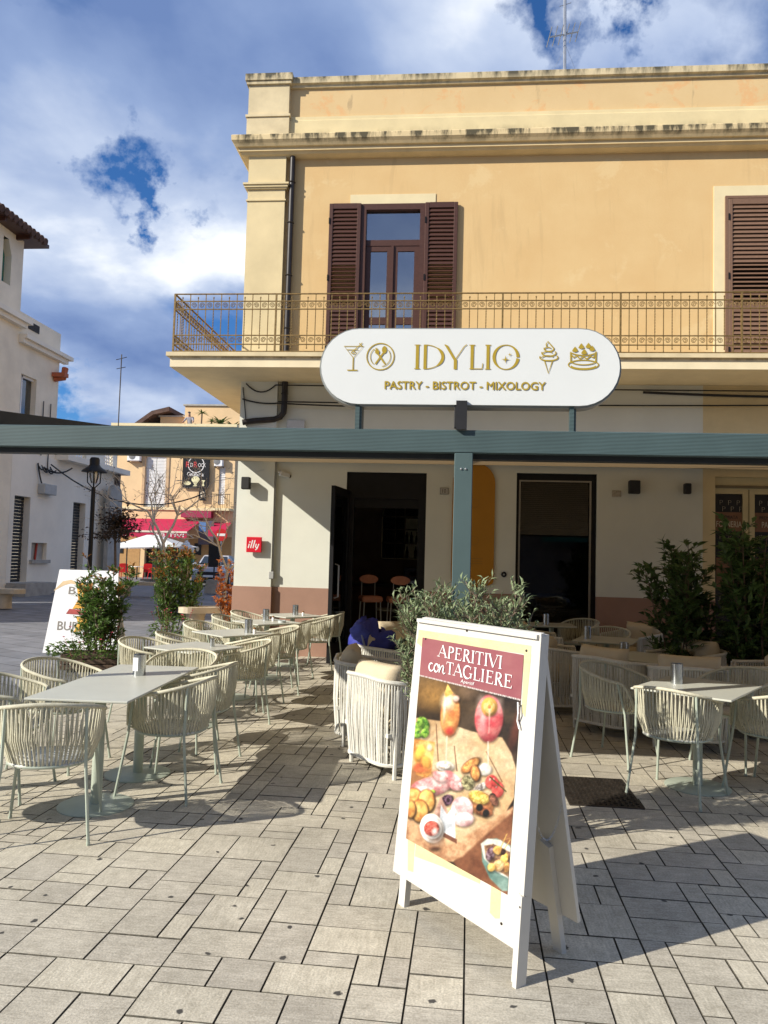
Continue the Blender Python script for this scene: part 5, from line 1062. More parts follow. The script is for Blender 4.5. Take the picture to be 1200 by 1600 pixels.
# ================================================================ houses across the square
M['oldwhite'] = mat('old_white_plaster', (.86, .77, .61), .9, .14, .8, .15, 12); M['greyplaster'] = mat('grey_plaster', (.86, .80, .68), .9, .10, .7, .15, 12)
M['shutterdk'] = mat('dark_roller', (.03, .032, .035), .6, .2, 6); M['roof'] = mat('brown_tiles', (.10, .055, .04), .8, .4, 4, .3, 20); M['stucco2'] = mat('peach_plaster', (.74, .53, .30), .9, .1, .6, .1, 10)
M['bglass'] = glass_mat('house_glass', (.3, .3, .3), .12); M['cement'] = mat('cement', (.40, .38, .34), .9, .2, 3, .2, 20)
XW = -15.0
def sidewall(y0, y1, z0, z1, ops, x0, x1):      # wall standing in the YZ plane with openings (y0,y1,z0,z1)
    q = MB(); ys = sorted({y0, y1} | {min(max(o[k], y0), y1) for o in ops for k in (0, 1)})
    for a, b in zip(ys, ys[1:]):
        zs = [(z0, z1)]
        for o in ops:
            if o[0] <= a + 1e-5 and o[1] >= b - 1e-5:
                nz = []
                for p, r_ in zs:
                    if o[3] <= p or o[2] >= r_: nz.append((p, r_)); continue
                    if o[2] > p: nz.append((p, o[2]))
                    if o[3] < r_: nz.append((o[3], r_))
                zs = nz
        for p, r_ in zs: q.box(x0, x1, a, b, p, r_)
    return q
hA = thing('white_house', 'tall cream house with tiled eave and coloured arched window at far left', 'house')
sidewall(13, 24.65, -.05, 12.25, [(23.47, 23.97, 10.43, 11.95), (22.4, 23.62, 5.6, 8.15), (20.5, 21.3, .3, 3.2)], XW - .35, XW).build('side_wall', M['oldwhite'], hA)
MB().box(-26, XW - .35, 24.3, 24.65, -.05, 12.25).box(-26, XW - .35, 13, 13.3, -.05, 12.25).build('end_wall', M['oldwhite'], hA)
MB().box(XW, XW + .35, 13, 24.9, 9.35, 9.52).box(XW, XW + .22, 13, 24.8, 9.2, 9.35).build('string_course', M['greyplaster'], hA)
MB().box(XW - .3, XW - .25, 23.4, 24.0, 10.4, 12.0).build('coloured_pane', mat('blue_green_glass', (.02, .13, .15), .15, .5, 3, col2=(.05, .16, .06)), hA)
q = MB(); q.prism([(23.47, 11.95), (23.97, 11.95), (23.97, 11.45), (23.75, 11.95)], lambda u, v, d: Vector((XW - d, u, v)), 0.002, .34); q.build('arch_head', M['oldwhite'], hA)
MB().box(XW - .3, XW - .25, 22.3, 23.7, 5.5, 8.2).build('dark_grille', mat('dark_brown', (.05, .03, .025), .7, .4, 3), hA)
q = MB().box(-26, XW + .55, 13, 25.3, 12.25, 12.37).build('eave_boards', M['wood'], hA)
for k in range(46): MB().tube([(XW + .65, 13.2 + k * .26, 12.33), (XW - .6, 13.2 + k * .26, 12.70)], .13, 8).build('roof_tile', M['roof'], hA)
for k in range(8): MB().box(XW, XW + .5, 14 + k * 1.45, 14.1 + k * 1.45, 12.11, 12.25).build('rafter_end', M['wood'], hA)
hB = thing('white_house', 'lower white house with dark roller doors and pierced parapet behind the lamp', 'house')
sidewall(24.66, 27.45, 5.0, 9.8, [(24.95, 25.95, 6.3, 7.68)], XW - .35, XW - .02).build('upper_wall', M['oldwhite'], hB)
MB().box(-24, XW - .35, 27.1, 27.45, 5, 9.8).build('end_wall', M['oldwhite'], hB)
MB().box(XW - .02, XW + .3, 24.66, 27.9, 8.86, 9.0).box(XW - .02, XW + .18, 24.66, 27.75, 8.7, 8.86).build('cornice', M['greyplaster'], hB)
MB().box(XW - .02, XW + .01, 24.95, 25.9, 9.35, 9.62).build('grille', M['iron'], hB)
wB = MB().box(XW - .28, XW - .22, 24.95, 25.95, 6.3, 7.68).build('window', M['bglass'], hB); MB().box(XW - .2, XW - .12, 25.15, 25.22, 6.3, 7.68).box(XW - .2, XW - .12, 24.95, 25.95, 7.6, 7.68).build('frame', M['paper'], wB)
MB().tube([(XW, 27.1, 8.0), (XW + .3, 27.2, 8.05), (XW + .3, 27.3, 8.45)], .12, 8).box(XW, XW + .5, 26.9, 27.2, 8.05, 8.2).build('alarm_box', mat('orange_box', (.45, .12, .05), .6), hB)
sidewall(24.66, 32.6, -.05, 5.0, [(24.93, 25.93, .42, 3.43), (29.03, 30.05, .5, 3.5), (26.15, 27.2, 1.2, 1.82)], XW - .35, XW).build('side_wall', M['greyplaster'], hB)
MB().box(-24, XW - .001, 32.25, 32.6, -.05, 5.0).build('end_wall', M['greyplaster'], hB)
sidewall(27.6, 32.8, 5.2, 6.1, [(29.0, 29.95, 5.3, 5.95), (31.6, 32.4, 5.3, 5.95)], XW - .2, XW - .02).build('parapet', M['greyplaster'], hB)
MB().box(XW, XW + .45, 27.6, 33.2, 5.0, 5.22).box(XW - 6, XW, 27.6, 33.2, 5.0, 5.18).build('cornice', M['greyplaster'], hB)
for (a, b) in ((29.0, 29.95), (31.6, 32.4)):
    q = MB()
    for i in range(5):
        for j in range(4):
            c = (a + (b - a) * (i + .5) / 5, 5.3 + .65 * (j + .5) / 4); q.tube([(XW - .1, c[0] + .08 * math.cos(t), c[1] + .075 * math.sin(t)) for t in np.linspace(0, 6.28, 9)[:-1]], .022, 4, closed=True)
    q.build('pierced_screen', M['oldwhite'], hB)
for (y0, y1, z0, z1) in ((24.93, 25.93, .42, 3.43), (29.03, 30.05, .5, 3.5)):
    q = MB()
    for k in range(26): q.box(XW - .29, XW - .25 + (.008 if k % 2 else 0), y0 - .02, y1 + .02, z0 + (z1 - z0) * k / 26, z0 + (z1 - z0) * (k + .93) / 26)
    q.build('roller_door', M['shutterdk'], hB)
q = MB().box(XW - .2, XW - .15, 26.1, 27.3, 1.1, 1.9).build('niche_back', M['cement'], hB); MB().box(XW, XW + .12, 26.05, 27.3, 1.08, 1.2).build('niche_sill', M['cement'], hB); MB().tube([(XW - .1, 26.6, 1.2), (XW - .1, 26.68, 1.8)], .04, 5).build('red_pipe', mat('red_pipe', (.4, .05, .03), .6), hB)
MB().box(XW, XW + .3, 24.66, 32.6, -.05, .35).build('plinth', M['cement'], hB); MB().box(XW, XW + .7, 24.7, 26.4, -.05, .42).build('door_step', M['cement'], hB)
MB().box(XW, XW + .28, 26.35, 27.2, 3.6, 3.98, bev=.02).build('meter_box', mat('meter_grey', (.42, .43, .42), .6), hB)
q = MB().tube(sag((XW + .05, 26.2, 4.7), (XW + .1, 26.5, 3.9), .1), .03, 4).tube(sag((XW + .05, 26.6, 4.6), (XW + .3, 28.2, 4.75), .2), .03, 4).tube(sag((XW + .1, 27.0, 4.75), (XW + 5.5, 28.5, 3.9), .9, 14), .025, 4).tube([(XW + .03, 26.4, 5), (XW + .03, 26.4, 7)], .02, 4).tube([(XW + .03, 26.9, 4.6), (XW + .03, 26.9, 7)], .02, 4)
for k in range(5): q.tube(sag((XW + .08, 26.2 + k * .2, 4.6 + .05 * math.sin(k * 2)), (XW + .15, 26.5 + k * .2, 4.5 + .06 * math.cos(k * 3)), .1, 6), .028, 4)
q.build('wall_cables', M['black'], hB)
MB().box(XW - .02, XW + .2, 32.62, 32.8, -.05, 5.0).build('corner_pier', mat('dark_pier', (.12, .1, .09), .9), hB)
pil = thing('garden_wall', 'weathered cement pier with rounded top behind the lamp post', 'wall'); q = MB(); q.prism([(31.2, -.05), (32.4, -.05), (32.4, 3.9)] + arc(31.8, 3.9, .6, .55, 0, 180, 10), lambda u, v, d: Vector((XW + d, u, v)), .32, .5); q.build('pier', M['cement'], pil)
# ---- peach building at the back
YY = 46.0
hy = thing('peach_house', 'peach house with roof terrace, black shop sign and red awning at the back', 'house')
q = B_(); q = MB(); wall(-21.5, -13.46, -.05, 9.45, [(-19.2, -17.8, 4.3, 7.6), (-14.45, -14.05, 4.6, 6.95), (-19.0, -16.5, -.1, 2.2)], YY, YY + .3, q); q.build('front_wall', M['stucco2'], hy)
MB().box(-13.76, -13.46, YY + .3, YY + 9, -.05, 9.45).build('side_wall', M['stucco2'], hy)
MB().box(-21.5, -13.4, YY - .12, YY + .3, 9.45, 9.62).box(-21.5, -13.4, YY - .1, YY + .05, 4.2, 4.36).build('ledge', M['trim'], hy)
MB().box(-21.5, -13.6, YY + .3, YY + 9, 8.4, 8.6).build('terrace_floor', M['cement'], hy)
q = MB(); q.box(-17.6, -13.6, YY + 2.2, YY + 8, 8.6, 11.2).box(-19.8, -17.601, YY + 3.6, YY + 8, 8.6, 10.7).build('penthouse', M['stucco2'], hy)
MB().box(-17.7, -13.5, YY + 2.1, YY + 8.1, 11.2, 11.3).box(-19.9, -17.7, YY + 3.5, YY + 8.1, 10.7, 10.8).build('roof_edge', M['cement'], hy)
q = MB(); q.prism([(-23.5, 8.6), (-20.2, 11.0), (-19.0, 11.3), (-19.0, 11.0), (-20.1, 10.75), (-23.0, 8.6)], lambda u, v, d: Vector((u, YY + 3 + d, v)), 0, 4); q.build('sloped_roof', M['roof'], hy)
MB().box(-21.5, -20, YY + 3.2, YY + 3.3, 8.6, 10.1).build('glass_gable', mat('gable_glass', (.30, .42, .42), .2), hy)
MB().box(-18.6, -17.2, YY + 1.6, YY + 3.5, 9.75, 9.87).build('tiled_canopy', mat('terracotta_tiles', (.42, .20, .11), .8, .3, 8), hy)
wy = MB().box(-19.2, -17.8, YY + .12, YY + .2, 4.3, 7.6).build('window', mat('white_shutter', (.66, .64, .56), .6, .08, 2), hy)
q = MB()
for k in range(34): q.box(-19.1, -18.53, YY + .09, YY + .12, 4.4 + k * .092, 4.46 + k * .092).box(-18.47, -17.9, YY + .09, YY + .12, 4.4 + k * .092, 4.46 + k * .092)
q.build('louvre_slats', M['paper'], wy, kind='stuff')
wall(-19.36, -17.64, 4.36, 7.78, [(-19.2, -17.8, 4.2, 7.6)], YY - .05, YY - .002, MB()).build('window_surround', mat('tan_surround', (.55, .38, .22), .8), hy)
q = MB().box(-14.45, -14.05, YY + .12, YY + .2, 4.6, 6.95)
for k in range(22): q.box(-14.43, -14.07, YY + .08, YY + .11, 4.65 + k * .105, 4.72 + k * .105)
q.build('shutter', M['paper'], hy)
MB().box(-14.7, -13.5, YY - .7, YY, 4.2, 4.35).build('small_balcony', M['trim'], hy)
q = MB()
for k in range(9): q.tube([(-14.65 + k * .14, YY - .65, 4.35), (-14.65 + k * .14, YY - .65, 5.2)], .012, 4)
q.box(-14.7, -13.5, YY - .67, YY - .63, 5.18, 5.22).build('balcony_rail', M['iron'], hy)
MB().box(-19.0, -16.5, YY + .3, YY + .4, 0, 2.2).build('dark_entrance', M['dark'], hy); MB().box(-21.5, -19.3, YY - .02, YY - .001, 0, 2.6).build('ground_floor_band', mat('tan_band', (.46, .27, .11), .85), hy); MB().box(-16.2, -13.5, YY - .02, YY - .001, 0, 2.6).build('ground_floor_band', mat('tan_band', (.46, .27, .11), .85), hy)
MB().box(-16.6, -14.7, YY - .5, YY - .001, 3.75, 4.15).build('purple_fascia', mat('purple_red', (.32, .02, .07), .6), hy)
for x0, x1, z0, z1, lab in ((-20.25, -19.43, 7.2, 7.8, 'air conditioner on the peach house beside the white shutter'), (-14.68, -14.15, 6.95, 7.55, 'air conditioner on the peach house above the narrow shutter')):
    o = thing('air_conditioner', lab, 'air conditioner', ((x0 + x1) / 2, YY - .05, z0)); w_ = (x1 - x0) / 2; MB().box(-w_, w_, -.3, 0, 0, z1 - z0, bev=.03).build('casing', M['paper'], o); MB().lathe([(.2, 0), (.2, .02), (.05, .03)], 16, M=Matrix.Translation((-.1, -.3, .3)) @ Matrix.Rotation(R(90), 4, 'X')).build('fan_grille', mat('fan_grey', (.2, .2, .2), .5), o); MB().box(-w_, -w_ + .05, -.3, .05, -.06, -.001).box(w_ - .05, w_, -.3, .05, -.06, -.001).build('bracket', M['iron'], o)
sb = thing('black_shop_sign', 'tall black ice cream shop sign on the peach house', 'sign', (-15.87, YY - .12, 5.6)); fb = plane_fn((0, -.08, 0), (1, 0, 0), (0, 0, 1))
MB().box(-.85, .85, -.08, .0, 0, 2.05).build('panel', M['vblack'], sb); MB().box(.25, .70, -.08, 0, -.78, -.02).build('lower_panel', M['vblack'], sb)
q = MB(); q.ribbon(arc(0, 1.45, .5, .5, 0, 350, 26), .05, fb, .002, True); q.build('ring_emblem', M['ink'], sb, fix=False)
redi = mat('red_ink', (.6, .05, .05), .5)
text_box('R', -.64, -.42, 1.28, 1.62, fb, .006, 'lettering', redi, sb); text_box('R', -.14, .08, 1.28, 1.62, fb, .006, 'lettering', redi, sb); text_box('OCK', .14, .62, 1.30, 1.54, fb, .006, 'lettering', M['ink'], sb); text_box('D', -.36, -.2, 1.30, 1.54, fb, .006, 'lettering', M['ink'], sb)
text_box('Gelateria', -.55, .50, .72, .98, fb, .004, 'lettering', M['ink'], sb, off=.01)
q = MB(); q.poly(arc(0, .52, .26, .2, 0, 345, 14), fb, .003); q.poly([(-.2, .42), (.2, .42), (.06, .2), (-.06, .2)], fb, .004); q.poly([(-.16, .1), (.16, .1), (.05, .2), (-.05, .2)], fb, .005); q.poly([(.38, .48), (.62, .48), (.52, .3), (.48, .3)], fb, .003); q.poly([(.47, .3), (.53, .3), (.58, .12), (.42, .12)], fb, .004); q.poly(arc(-.52, .28, .24, .12, 0, 345, 12), fb, .003); MB().poly(arc(.48, -.4, .14, .2, 0, 345, 12), fb, .003).build('cup_emblem', M['vcream'], sb, fix=False)
q.build('sundae_emblem', mat('sundae_cream', (.75, .70, .42), .5, .3, 4), sb, fix=False)
aw = thing('red_awning', 'crimson shop awning with white lettering on the peach house', 'awning', (-18.2, YY - .02, 0)); am = mat('crimson_canvas', (.50, .02, .075), .8, .08, 1, trans=.15)
q = MB(); q.add([(-2.3, 0, 3.62), (2.85, 0, 3.66), (2.45, -1.6, 2.85), (-2.8, -1.6, 2.80), (-2.3, 0, 3.58), (2.85, 0, 3.62), (2.45, -1.6, 2.81), (-2.8, -1.6, 2.76)], [(0, 1, 2, 3), (7, 6, 5, 4), (0, 4, 5, 1), (1, 5, 6, 2), (2, 6, 7, 3), (3, 7, 4, 0)]); q.build('canopy', am, aw)
MB().box(-2.8, 2.45, -1.66, -1.58, 2.74, 2.85).build('front_bar', mat('beige_bar', (.66, .58, .48), .5), aw)
q = MB()
for k in range(15):
    a = -2.8 + 5.25 * k / 15; b = a + 5.25 / 15; q.prism([(a, 2.74), (b, 2.74), (b, 2.50), ((a + b) / 2, 2.40), (a, 2.50)], lambda u, v, d: Vector((u, -1.62 + d, v)), -.008, .0)
q.build('valance', am, aw); fv = plane_fn((0, -1.632, 0), (1, 0, 0), (0, 0, 1)); text_box('GANE', -2.45, -1.25, 2.50, 2.70, fv, .004, 'lettering', M['ink'], aw); text_box('ERITIVI', .55, 2.25, 2.50, 2.70, fv, .004, 'lettering', M['ink'], aw)
MB().tube([(-2.2, 0, 2.5), (-2.2, -1.55, 2.75)], .03, 5).tube([(2.3, 0, 2.5), (2.3, -1.55, 2.78)], .03, 5).build('folding_arms', M['paper'], aw)
aw2 = thing('red_awning', 'small red awning at the far right of the peach house', 'awning', (-14.1, YY - .02, 0)); q = MB(); q.prism([(0, 3.5), (-1.2, 2.95), (-1.2, 2.6), (-1.18, 2.6), (-1.18, 2.93), (0, 3.46)], lambda u, v, d: Vector((d, u, v)), -.5, .55); q.build('canopy', am, aw2)
bn = thing('photo_banner', 'hanging photo banner between the two red awnings', 'banner', (-14.9, YY - .6, 2.0)); MB().box(-.5, .45, -.02, .02, .1, 1.55).build('sheet', mat('banner_print', (.16, .09, .06), .5, .6, 3, col2=(.06, .07, .12)), bn); MB().box(-.48, -.05, -.03, -.021, .9, 1.5).build('blue_photo', mat('blue_photo', (.10, .2, .42), .5, .4, 4), bn)
for k, x in enumerate((-20.6, -16.4, -15.6)):
    o = thing('menu_poster', ['black menu poster left of the peach house entrance', 'black poster half hidden behind the cone figure', 'black ice cream poster right of the cone figure'][k], 'poster', (x, YY - .04, 1.45)); MB().box(-.22, .22, -.02, .0, 0, .72).build('sheet', M['vblack'], o); MB().poly(arc(0, .38, .1, .16, 0, 345, 12), plane_fn((0, -.022, 0), (1, 0, 0), (0, 0, 1)), 0).build('print', M['vcream'], o, fix=False)
um = thing('white_parasol', 'wide white square parasol over the red chairs', 'parasol', (-16.3, 40.5, 0)); q = MB(); q.add([(-2.0, -1.6, 1.72), (2.0, -1.6, 1.9), (2.05, 1.6, 1.9), (-2.0, 1.6, 1.72), (-.3, -.1, 2.5), (.3, -.1, 2.52)], [(0, 1, 5, 4), (1, 2, 5), (2, 3, 4, 5), (3, 0, 4)]); q.build('canopy', mat('white_canvas', (.80, .80, .77), .8, .04, 1, trans=.2), um, fix=False)
for x in (-.9, .55): MB().tube([(x, -1.2, 0), (x, -1.2, 1.85)], .035, 6).build('pole', M['black'], um)
MB().box(-.4, .4, -.5, .3, 0, .1).build('base', M['black'], um)
M['redp'] = mat('red_plastic', (.55, .015, .02), .35, .08, 4)
def red_chair(label, x, y, rz):
    o = thing('red_chair', label, 'chair', (x, y, 0), rz, 'red plastic chairs'); MB().box(-.24, .24, -.22, .22, .41, .46, bev=.02).build('seat', M['redp'], o)
    MB().prism([(-.25, .40), (.25, .40), (.24, .86), (.12, .9), (-.12, .9), (-.24, .86)], plane_fn((0, -.22, 0), (1, 0, 0), (0, -.1, 1)), -.015, .015).build('backrest', M['redp'], o)
    for sx in (-1, 1):
        for sy in (-1, 1): MB().tube([(sx * .21, sy * .19, .42), (sx * .24, sy * .24, 0)], .022, 5).build('leg', M['redp'], o)
        MB().box(sx * .25 - .025, sx * .25 + .025, -.24, .2, .62, .66, bev=.01).build('armrest', M['redp'], o)
for k, (x, y, rz, lab) in enumerate(((-18.25, 41.5, 10, 'leftmost red plastic chair under the white parasol'), (-17.2, 42.2, 200, 'red plastic chair right of the little white table'), (-16.6, 41.6, 80, 'red plastic chair beside the left parasol pole'), (-15.2, 41.8, 20, 'red plastic chair behind the bare tree trunk'), (-14.5, 41.4, -60, 'rightmost red plastic chair near the bare tree'))): red_chair(lab, x, y, R(rz))
o = thing('small_table', 'little white topped table between the red chairs', 'table', (-17.7, 41.9, 0)); MB().lathe([(.35, .70), (.35, .73)], 16).build('table_top', M['paper'], o); MB().tube([(0, 0, 0), (0, 0, .7)], .04, 6).build('leg', M['black'], o)
ic = thing('ice_cream_figure', 'giant soft ice cream cone figure behind the orange tipped shrub', 'cone figure', (-10.66, 30, 0)); MB().lathe([(.10, 0), (.16, .5), (.27, 1.12), (.29, 1.2)], 16).build('cone', mat('cone_tan', (.45, .28, .12), .6, .2, 12), ic, smooth=True); MB().lathe([(.27, 1.17), (.33, 1.22), (.33, 1.32), (.28, 1.38)], 18).build('teal_band', mat('teal', (.05, .32, .34), .4), ic, smooth=True)
def swirl(z0, z1, r0_, r1_, turns, tr):
    n = 60; q = MB(); q.tube([((r0_ + (r1_ - r0_) * t) * math.cos(t * turns * 6.28), (r0_ + (r1_ - r0_) * t) * math.sin(t * turns * 6.28), z0 + (z1 - z0) * t) for t in [i / n for i in range(n + 1)]], [tr * (1.15 - .8 * i / n) for i in range(n + 1)], 8); return q
swirl(1.42, 1.62, .22, .2, 2, .13).build('yellow_swirl', mat('icecream_yellow', (.75, .58, .08), .5), ic, smooth='all'); swirl(1.66, 2.08, .2, .0, 3, .14).build('white_swirl', mat('icecream_white', (.78, .80, .82), .45), ic, smooth='all')
# ---- street things
lp = thing('street_lamp', 'black street lamp with bell shaped shade in front of the white house', 'street lamp', (-9.54, 19.5, 0)); MB().lathe([(.11, 0), (.11, .5), (.075, .6), (.06, 1.2), (.055, 3.25), (.04, 3.3)], 12).build('post', M['blackm'], lp, smooth=True)
for k in range(4): a = k * math.pi / 2 + .4; MB().tube([(.03 * math.cos(a), .03 * math.sin(a), 3.28), (.16 * math.cos(a), .16 * math.sin(a), 3.42), (.17 * math.cos(a), .17 * math.sin(a), 3.72)], .016, 5).build('cage_rod', M['blackm'], lp)
MB().lathe([(.33, 3.70), (.31, 3.74), (.17, 3.84), (.13, 3.90), (.13, 4.04), (.10, 4.09), (.03, 4.1)], 20).build('lamp_shade', M['blackm'], lp, smooth=True); MB().lathe([(.07, 3.4), (.12, 3.55), (.13, 3.70)], 12).build('glass_bowl', glass_mat('lamp_glass', (.8, .8, .8), .1), lp, smooth=True)
def bench(label, x, y, rz, L_=1.6):
    o = thing('stone_bench', label, 'bench', (x, y, 0), rz, 'stone benches'); MB().prism(arc(L_ / 2 - .2, 0, .22, .28, -90, 90, 8) + arc(-L_ / 2 + .2, 0, .22, .28, 90, 270, 8), lambda u, v, d: Vector((u, v, d)), .40, .52).build('seat_slab', M['stoneb'], o)
    for sx in (-1, 1): MB().lathe([(.20, 0), (.19, .30), (.22, .40)], 14, (sx * L_ * .28, 0, 0)).build('foot', M['stoneb'], o, smooth=True)
M['stoneb'] = mat('bench_stone', (.55, .47, .34), .85, .15, 6, .2, 40)
bench('stone bench at the left edge before the white house', -12.6, 19.6, R(0), 2.4); bench('rounded stone bench under the bare tree', -11.0, 26.6, R(5), 2.2); bench('pale stone bench right of the orange tipped shrub', -4.85, 15.6, R(30), 1.5)
def bare_tree(name, label, x, y, h, seed, m_, leaves=None, nl=0, r=.09, split=.42, ll=.07):
    o = thing(name, label, 'tree', (x, y, 0)); rr = random.Random(seed); tr, br, lf = MB(), MB(), MB(); tips = []
    def grow(p, d, L_, rad, dep):
        n = 4; pts = [p]; 
        for i in range(n): d = (d + Vector((rr.uniform(-.18, .18), rr.uniform(-.18, .18), rr.uniform(-.04, .10)))).normalized(); pts.append(pts[-1] + d * L_ / n)
        (tr if dep == 0 else br).tube(pts, [rad * (1 - .35 * i / n) for i in range(n + 1)], 7 if dep < 2 else 4, cap=False)
        if dep > 2: tips.extend(pts[1:])
        if dep >= 5 or rad < .004: return
        for _ in range(3 if dep < 4 else 2):
            a = rr.uniform(0, 6.28); s_ = d.cross(Vector((math.cos(a), math.sin(a), .3))).normalized(); nd_ = (d * rr.uniform(.6, 1.0) + s_ * rr.uniform(.45, .95)).normalized(); grow(pts[-1 - (rr.random() < .35)], nd_, L_ * rr.uniform(.62, .82), rad * .58, dep + 1)
    grow(Vector((0, 0, 0)), Vector((.03, 0, 1)), h * split, r, 0)
    tr.build('trunk', m_, o, smooth='all', fix=False); br.build('branches', m_, o, smooth='all', fix=False)
    if leaves:
        for _ in range(nl):
            p = rr.choice(tips) + Vector((rr.uniform(-.07, .07), rr.uniform(-.07, .07), rr.uniform(-.07, .07))); add_leaf(lf, p, Vector((rr.uniform(-1, 1), rr.uniform(-1, 1), rr.uniform(-.8, .6))), ll * rr.uniform(.7, 1.2), ll * .55, rr)
        lf.build('crown', leaves, o, kind='stuff', fix=False)
bare_tree('bare_tree', 'pale barked bare tree in front of the peach house', -9.1, 24.0, 4.8, 12, M['paleb'], M['dryleaf'], 420, .085, .40)
bare_tree('bare_tree', 'bare twiggy tree beside the corner of the white wall', -6.3, 21.0, 4.4, 8, M['paleb'], None, 0, .06, .34)
for k, (x, y, h_, sd, lab) in enumerate(((-12.9, 60, 9.5, 3, 'dark evergreen tree far down the street'), (-11.3, 66, 8.5, 9, 'second dark evergreen far down the street'), (-24, 58, 10.2, 21, 'green tree top behind the lower white house'))):
    o = thing('evergreen_tree', lab, 'tree', (x, y, 0)); rr = random.Random(sd); lf = MB()
    for _ in range(3200):
        t = rr.random() ** .8; r_ = (1.7 if k < 2 else 2.6) * (math.sin(math.pi * min(1, t * .9 + .12)) + .1) * math.sqrt(rr.random()); a = rr.uniform(0, 6.28); add_leaf(lf, Vector((r_ * math.cos(a), r_ * math.sin(a), 1.5 + (h_ - 1.5) * t)), Vector((math.cos(a), math.sin(a), rr.uniform(-.4, .7))), .42, .22, rr)
    lf.build('crown', M['laurel'], o, kind='stuff', fix=False); MB().tube([(0, 0, 0), (0, 0, h_ * .7)], [.2, .06], 7).build('trunk', M['bark'], o)
o = thing('leafy_tree', 'small tree with dark brown leaves beside the street lamp', 'tree', (-10.0, 22.0, 0)); rr = random.Random(6); lf, br = MB(), MB()
MB().tube([(0, 0, 0), (.03, 0, 1.2), (-.02, 0, 2.1)], [.05, .04, .03], 7).build('trunk', M['bark'], o, smooth='all')
for k in range(26):
    a = rr.uniform(0, 6.28); el = rr.uniform(-.2, 1.3); d = Vector((math.cos(a) * math.cos(el), math.sin(a) * math.cos(el), math.sin(el))); p0 = Vector((0, 0, rr.uniform(1.8, 2.3))); e = p0 + d * rr.uniform(.55, .95); br.tube([p0, p0.lerp(e, .5) + Vector((0, 0, .04)), e], [.016, .01, .004], 4, cap=False)
    for j in range(44):
        c = p0.lerp(e, rr.uniform(.35, 1.05)) + Vector((rr.gauss(0, .09), rr.gauss(0, .09), rr.gauss(0, .08))); add_leaf(lf, c, Vector((rr.uniform(-1, 1), rr.uniform(-1, 1), rr.uniform(-.8, .5))), .12, .07, rr)
br.build('branches', M['bark'], o, fix=False); lf.build('crown', M['dryleaf'], o, kind='stuff', fix=False)
# road signs
ne = thing('road_sign', 'round red no entry sign on a thin pole before the peach house', 'road sign', (-11.07, 36, 0)); MB().tube([(0, 0, 0), (0, 0, 2.8)], .03, 6).build('pole', M['metalg'], ne); MB().lathe([(.3, 0), (.3, .02)], 24, M=Matrix.Translation((0, -.03, 2.5)) @ Matrix.Rotation(R(90), 4, 'X')).build('disc', mat('sign_red2', (.5, .02, .02), .4), ne); MB().box(-.2, .2, -.06, -.051, 2.44, 2.56).build('white_bar', M['ink'], ne)
bs = thing('black_board', 'plain black board on a post beside the parked car', 'board', (-9.48, 30, 0)); MB().box(-.24, .24, -.04, .0, 1.05, 1.98).build('panel', M['black'], bs); MB().tube([(0, .02, 0), (0, .02, 1.1)], .03, 6).build('post', M['black'], bs)
MB().prism([(-.32, 0), (.32, 0), (.22, .55), (-.22, .55)], lambda u, v, d: Vector((u, d, v)), -.2, .2).build('concrete_foot', M['cement'], bs)
# ---- parked car, front view
cr = thing('parked_car', 'light grey parked car facing the viewer by the orange shrub', 'car', (-11.95, 38.2, 0), R(8)); cp_ = mat('car_paint', (.46, .48, .52), .3, .04, 2, coat=.6, spec=.5)
def loft(secs, mb=None):
    mb = mb or MB(); n = len(secs[0][1])
    for y, pr_ in secs: mb.v += [(x, y, z) for x, z in pr_]
    for i in range(len(secs) - 1):
        for j in range(n): mb.f.append((i * n + j, i * n + (j + 1) % n, (i + 1) * n + (j + 1) % n, (i + 1) * n + j))
    mb.f.append(tuple(range(n))[::-1]); mb.f.append(tuple((len(secs) - 1) * n + j for j in range(n))); return mb
def csec(w, z0, z1, tw): return [(-w * .92, z0), (w * .92, z0), (w, z0 + .12), (w, z1 - .18), (tw, z1), (-tw, z1), (-w, z1 - .18), (-w, z0 + .12)]
loft([(-2.15, csec(.72, .35, .72, .6)), (-2.05, csec(.84, .25, .88, .7)), (-1.2, csec(.9, .22, 1.0, .78)), (-.9, csec(.9, .22, 1.03, .8)), (1.9, csec(.9, .22, 1.05, .8)), (2.1, csec(.82, .3, .98, .7))]).build('body', cp_, cr, smooth=True)
loft([(-.85, csec(.78, .98, 1.03, .76)), (-.15, csec(.76, .98, 1.46, .62)), (.2, csec(.76, .98, 1.5, .62)), (1.3, csec(.76, .98, 1.48, .6)), (2.0, csec(.74, .98, 1.04, .7))]).build('cabin', cp_, cr, smooth=True)
cg = mat('car_glass', (.02, .025, .03), .08, .1, 2, spec=.8)
MB().add([(-.68, -.80, 1.075), (.68, -.80, 1.075), (.58, -.2, 1.44), (-.58, -.2, 1.44)], [(0, 1, 2, 3)]).build('windscreen', cg, cr, fix=False)
MB().box(-.55, .55, -2.17, -2.1, .52, .70, bev=.02).box(-.5, .5, -2.17, -2.08, .30, .42, bev=.02).build('grille', M['black'], cr)
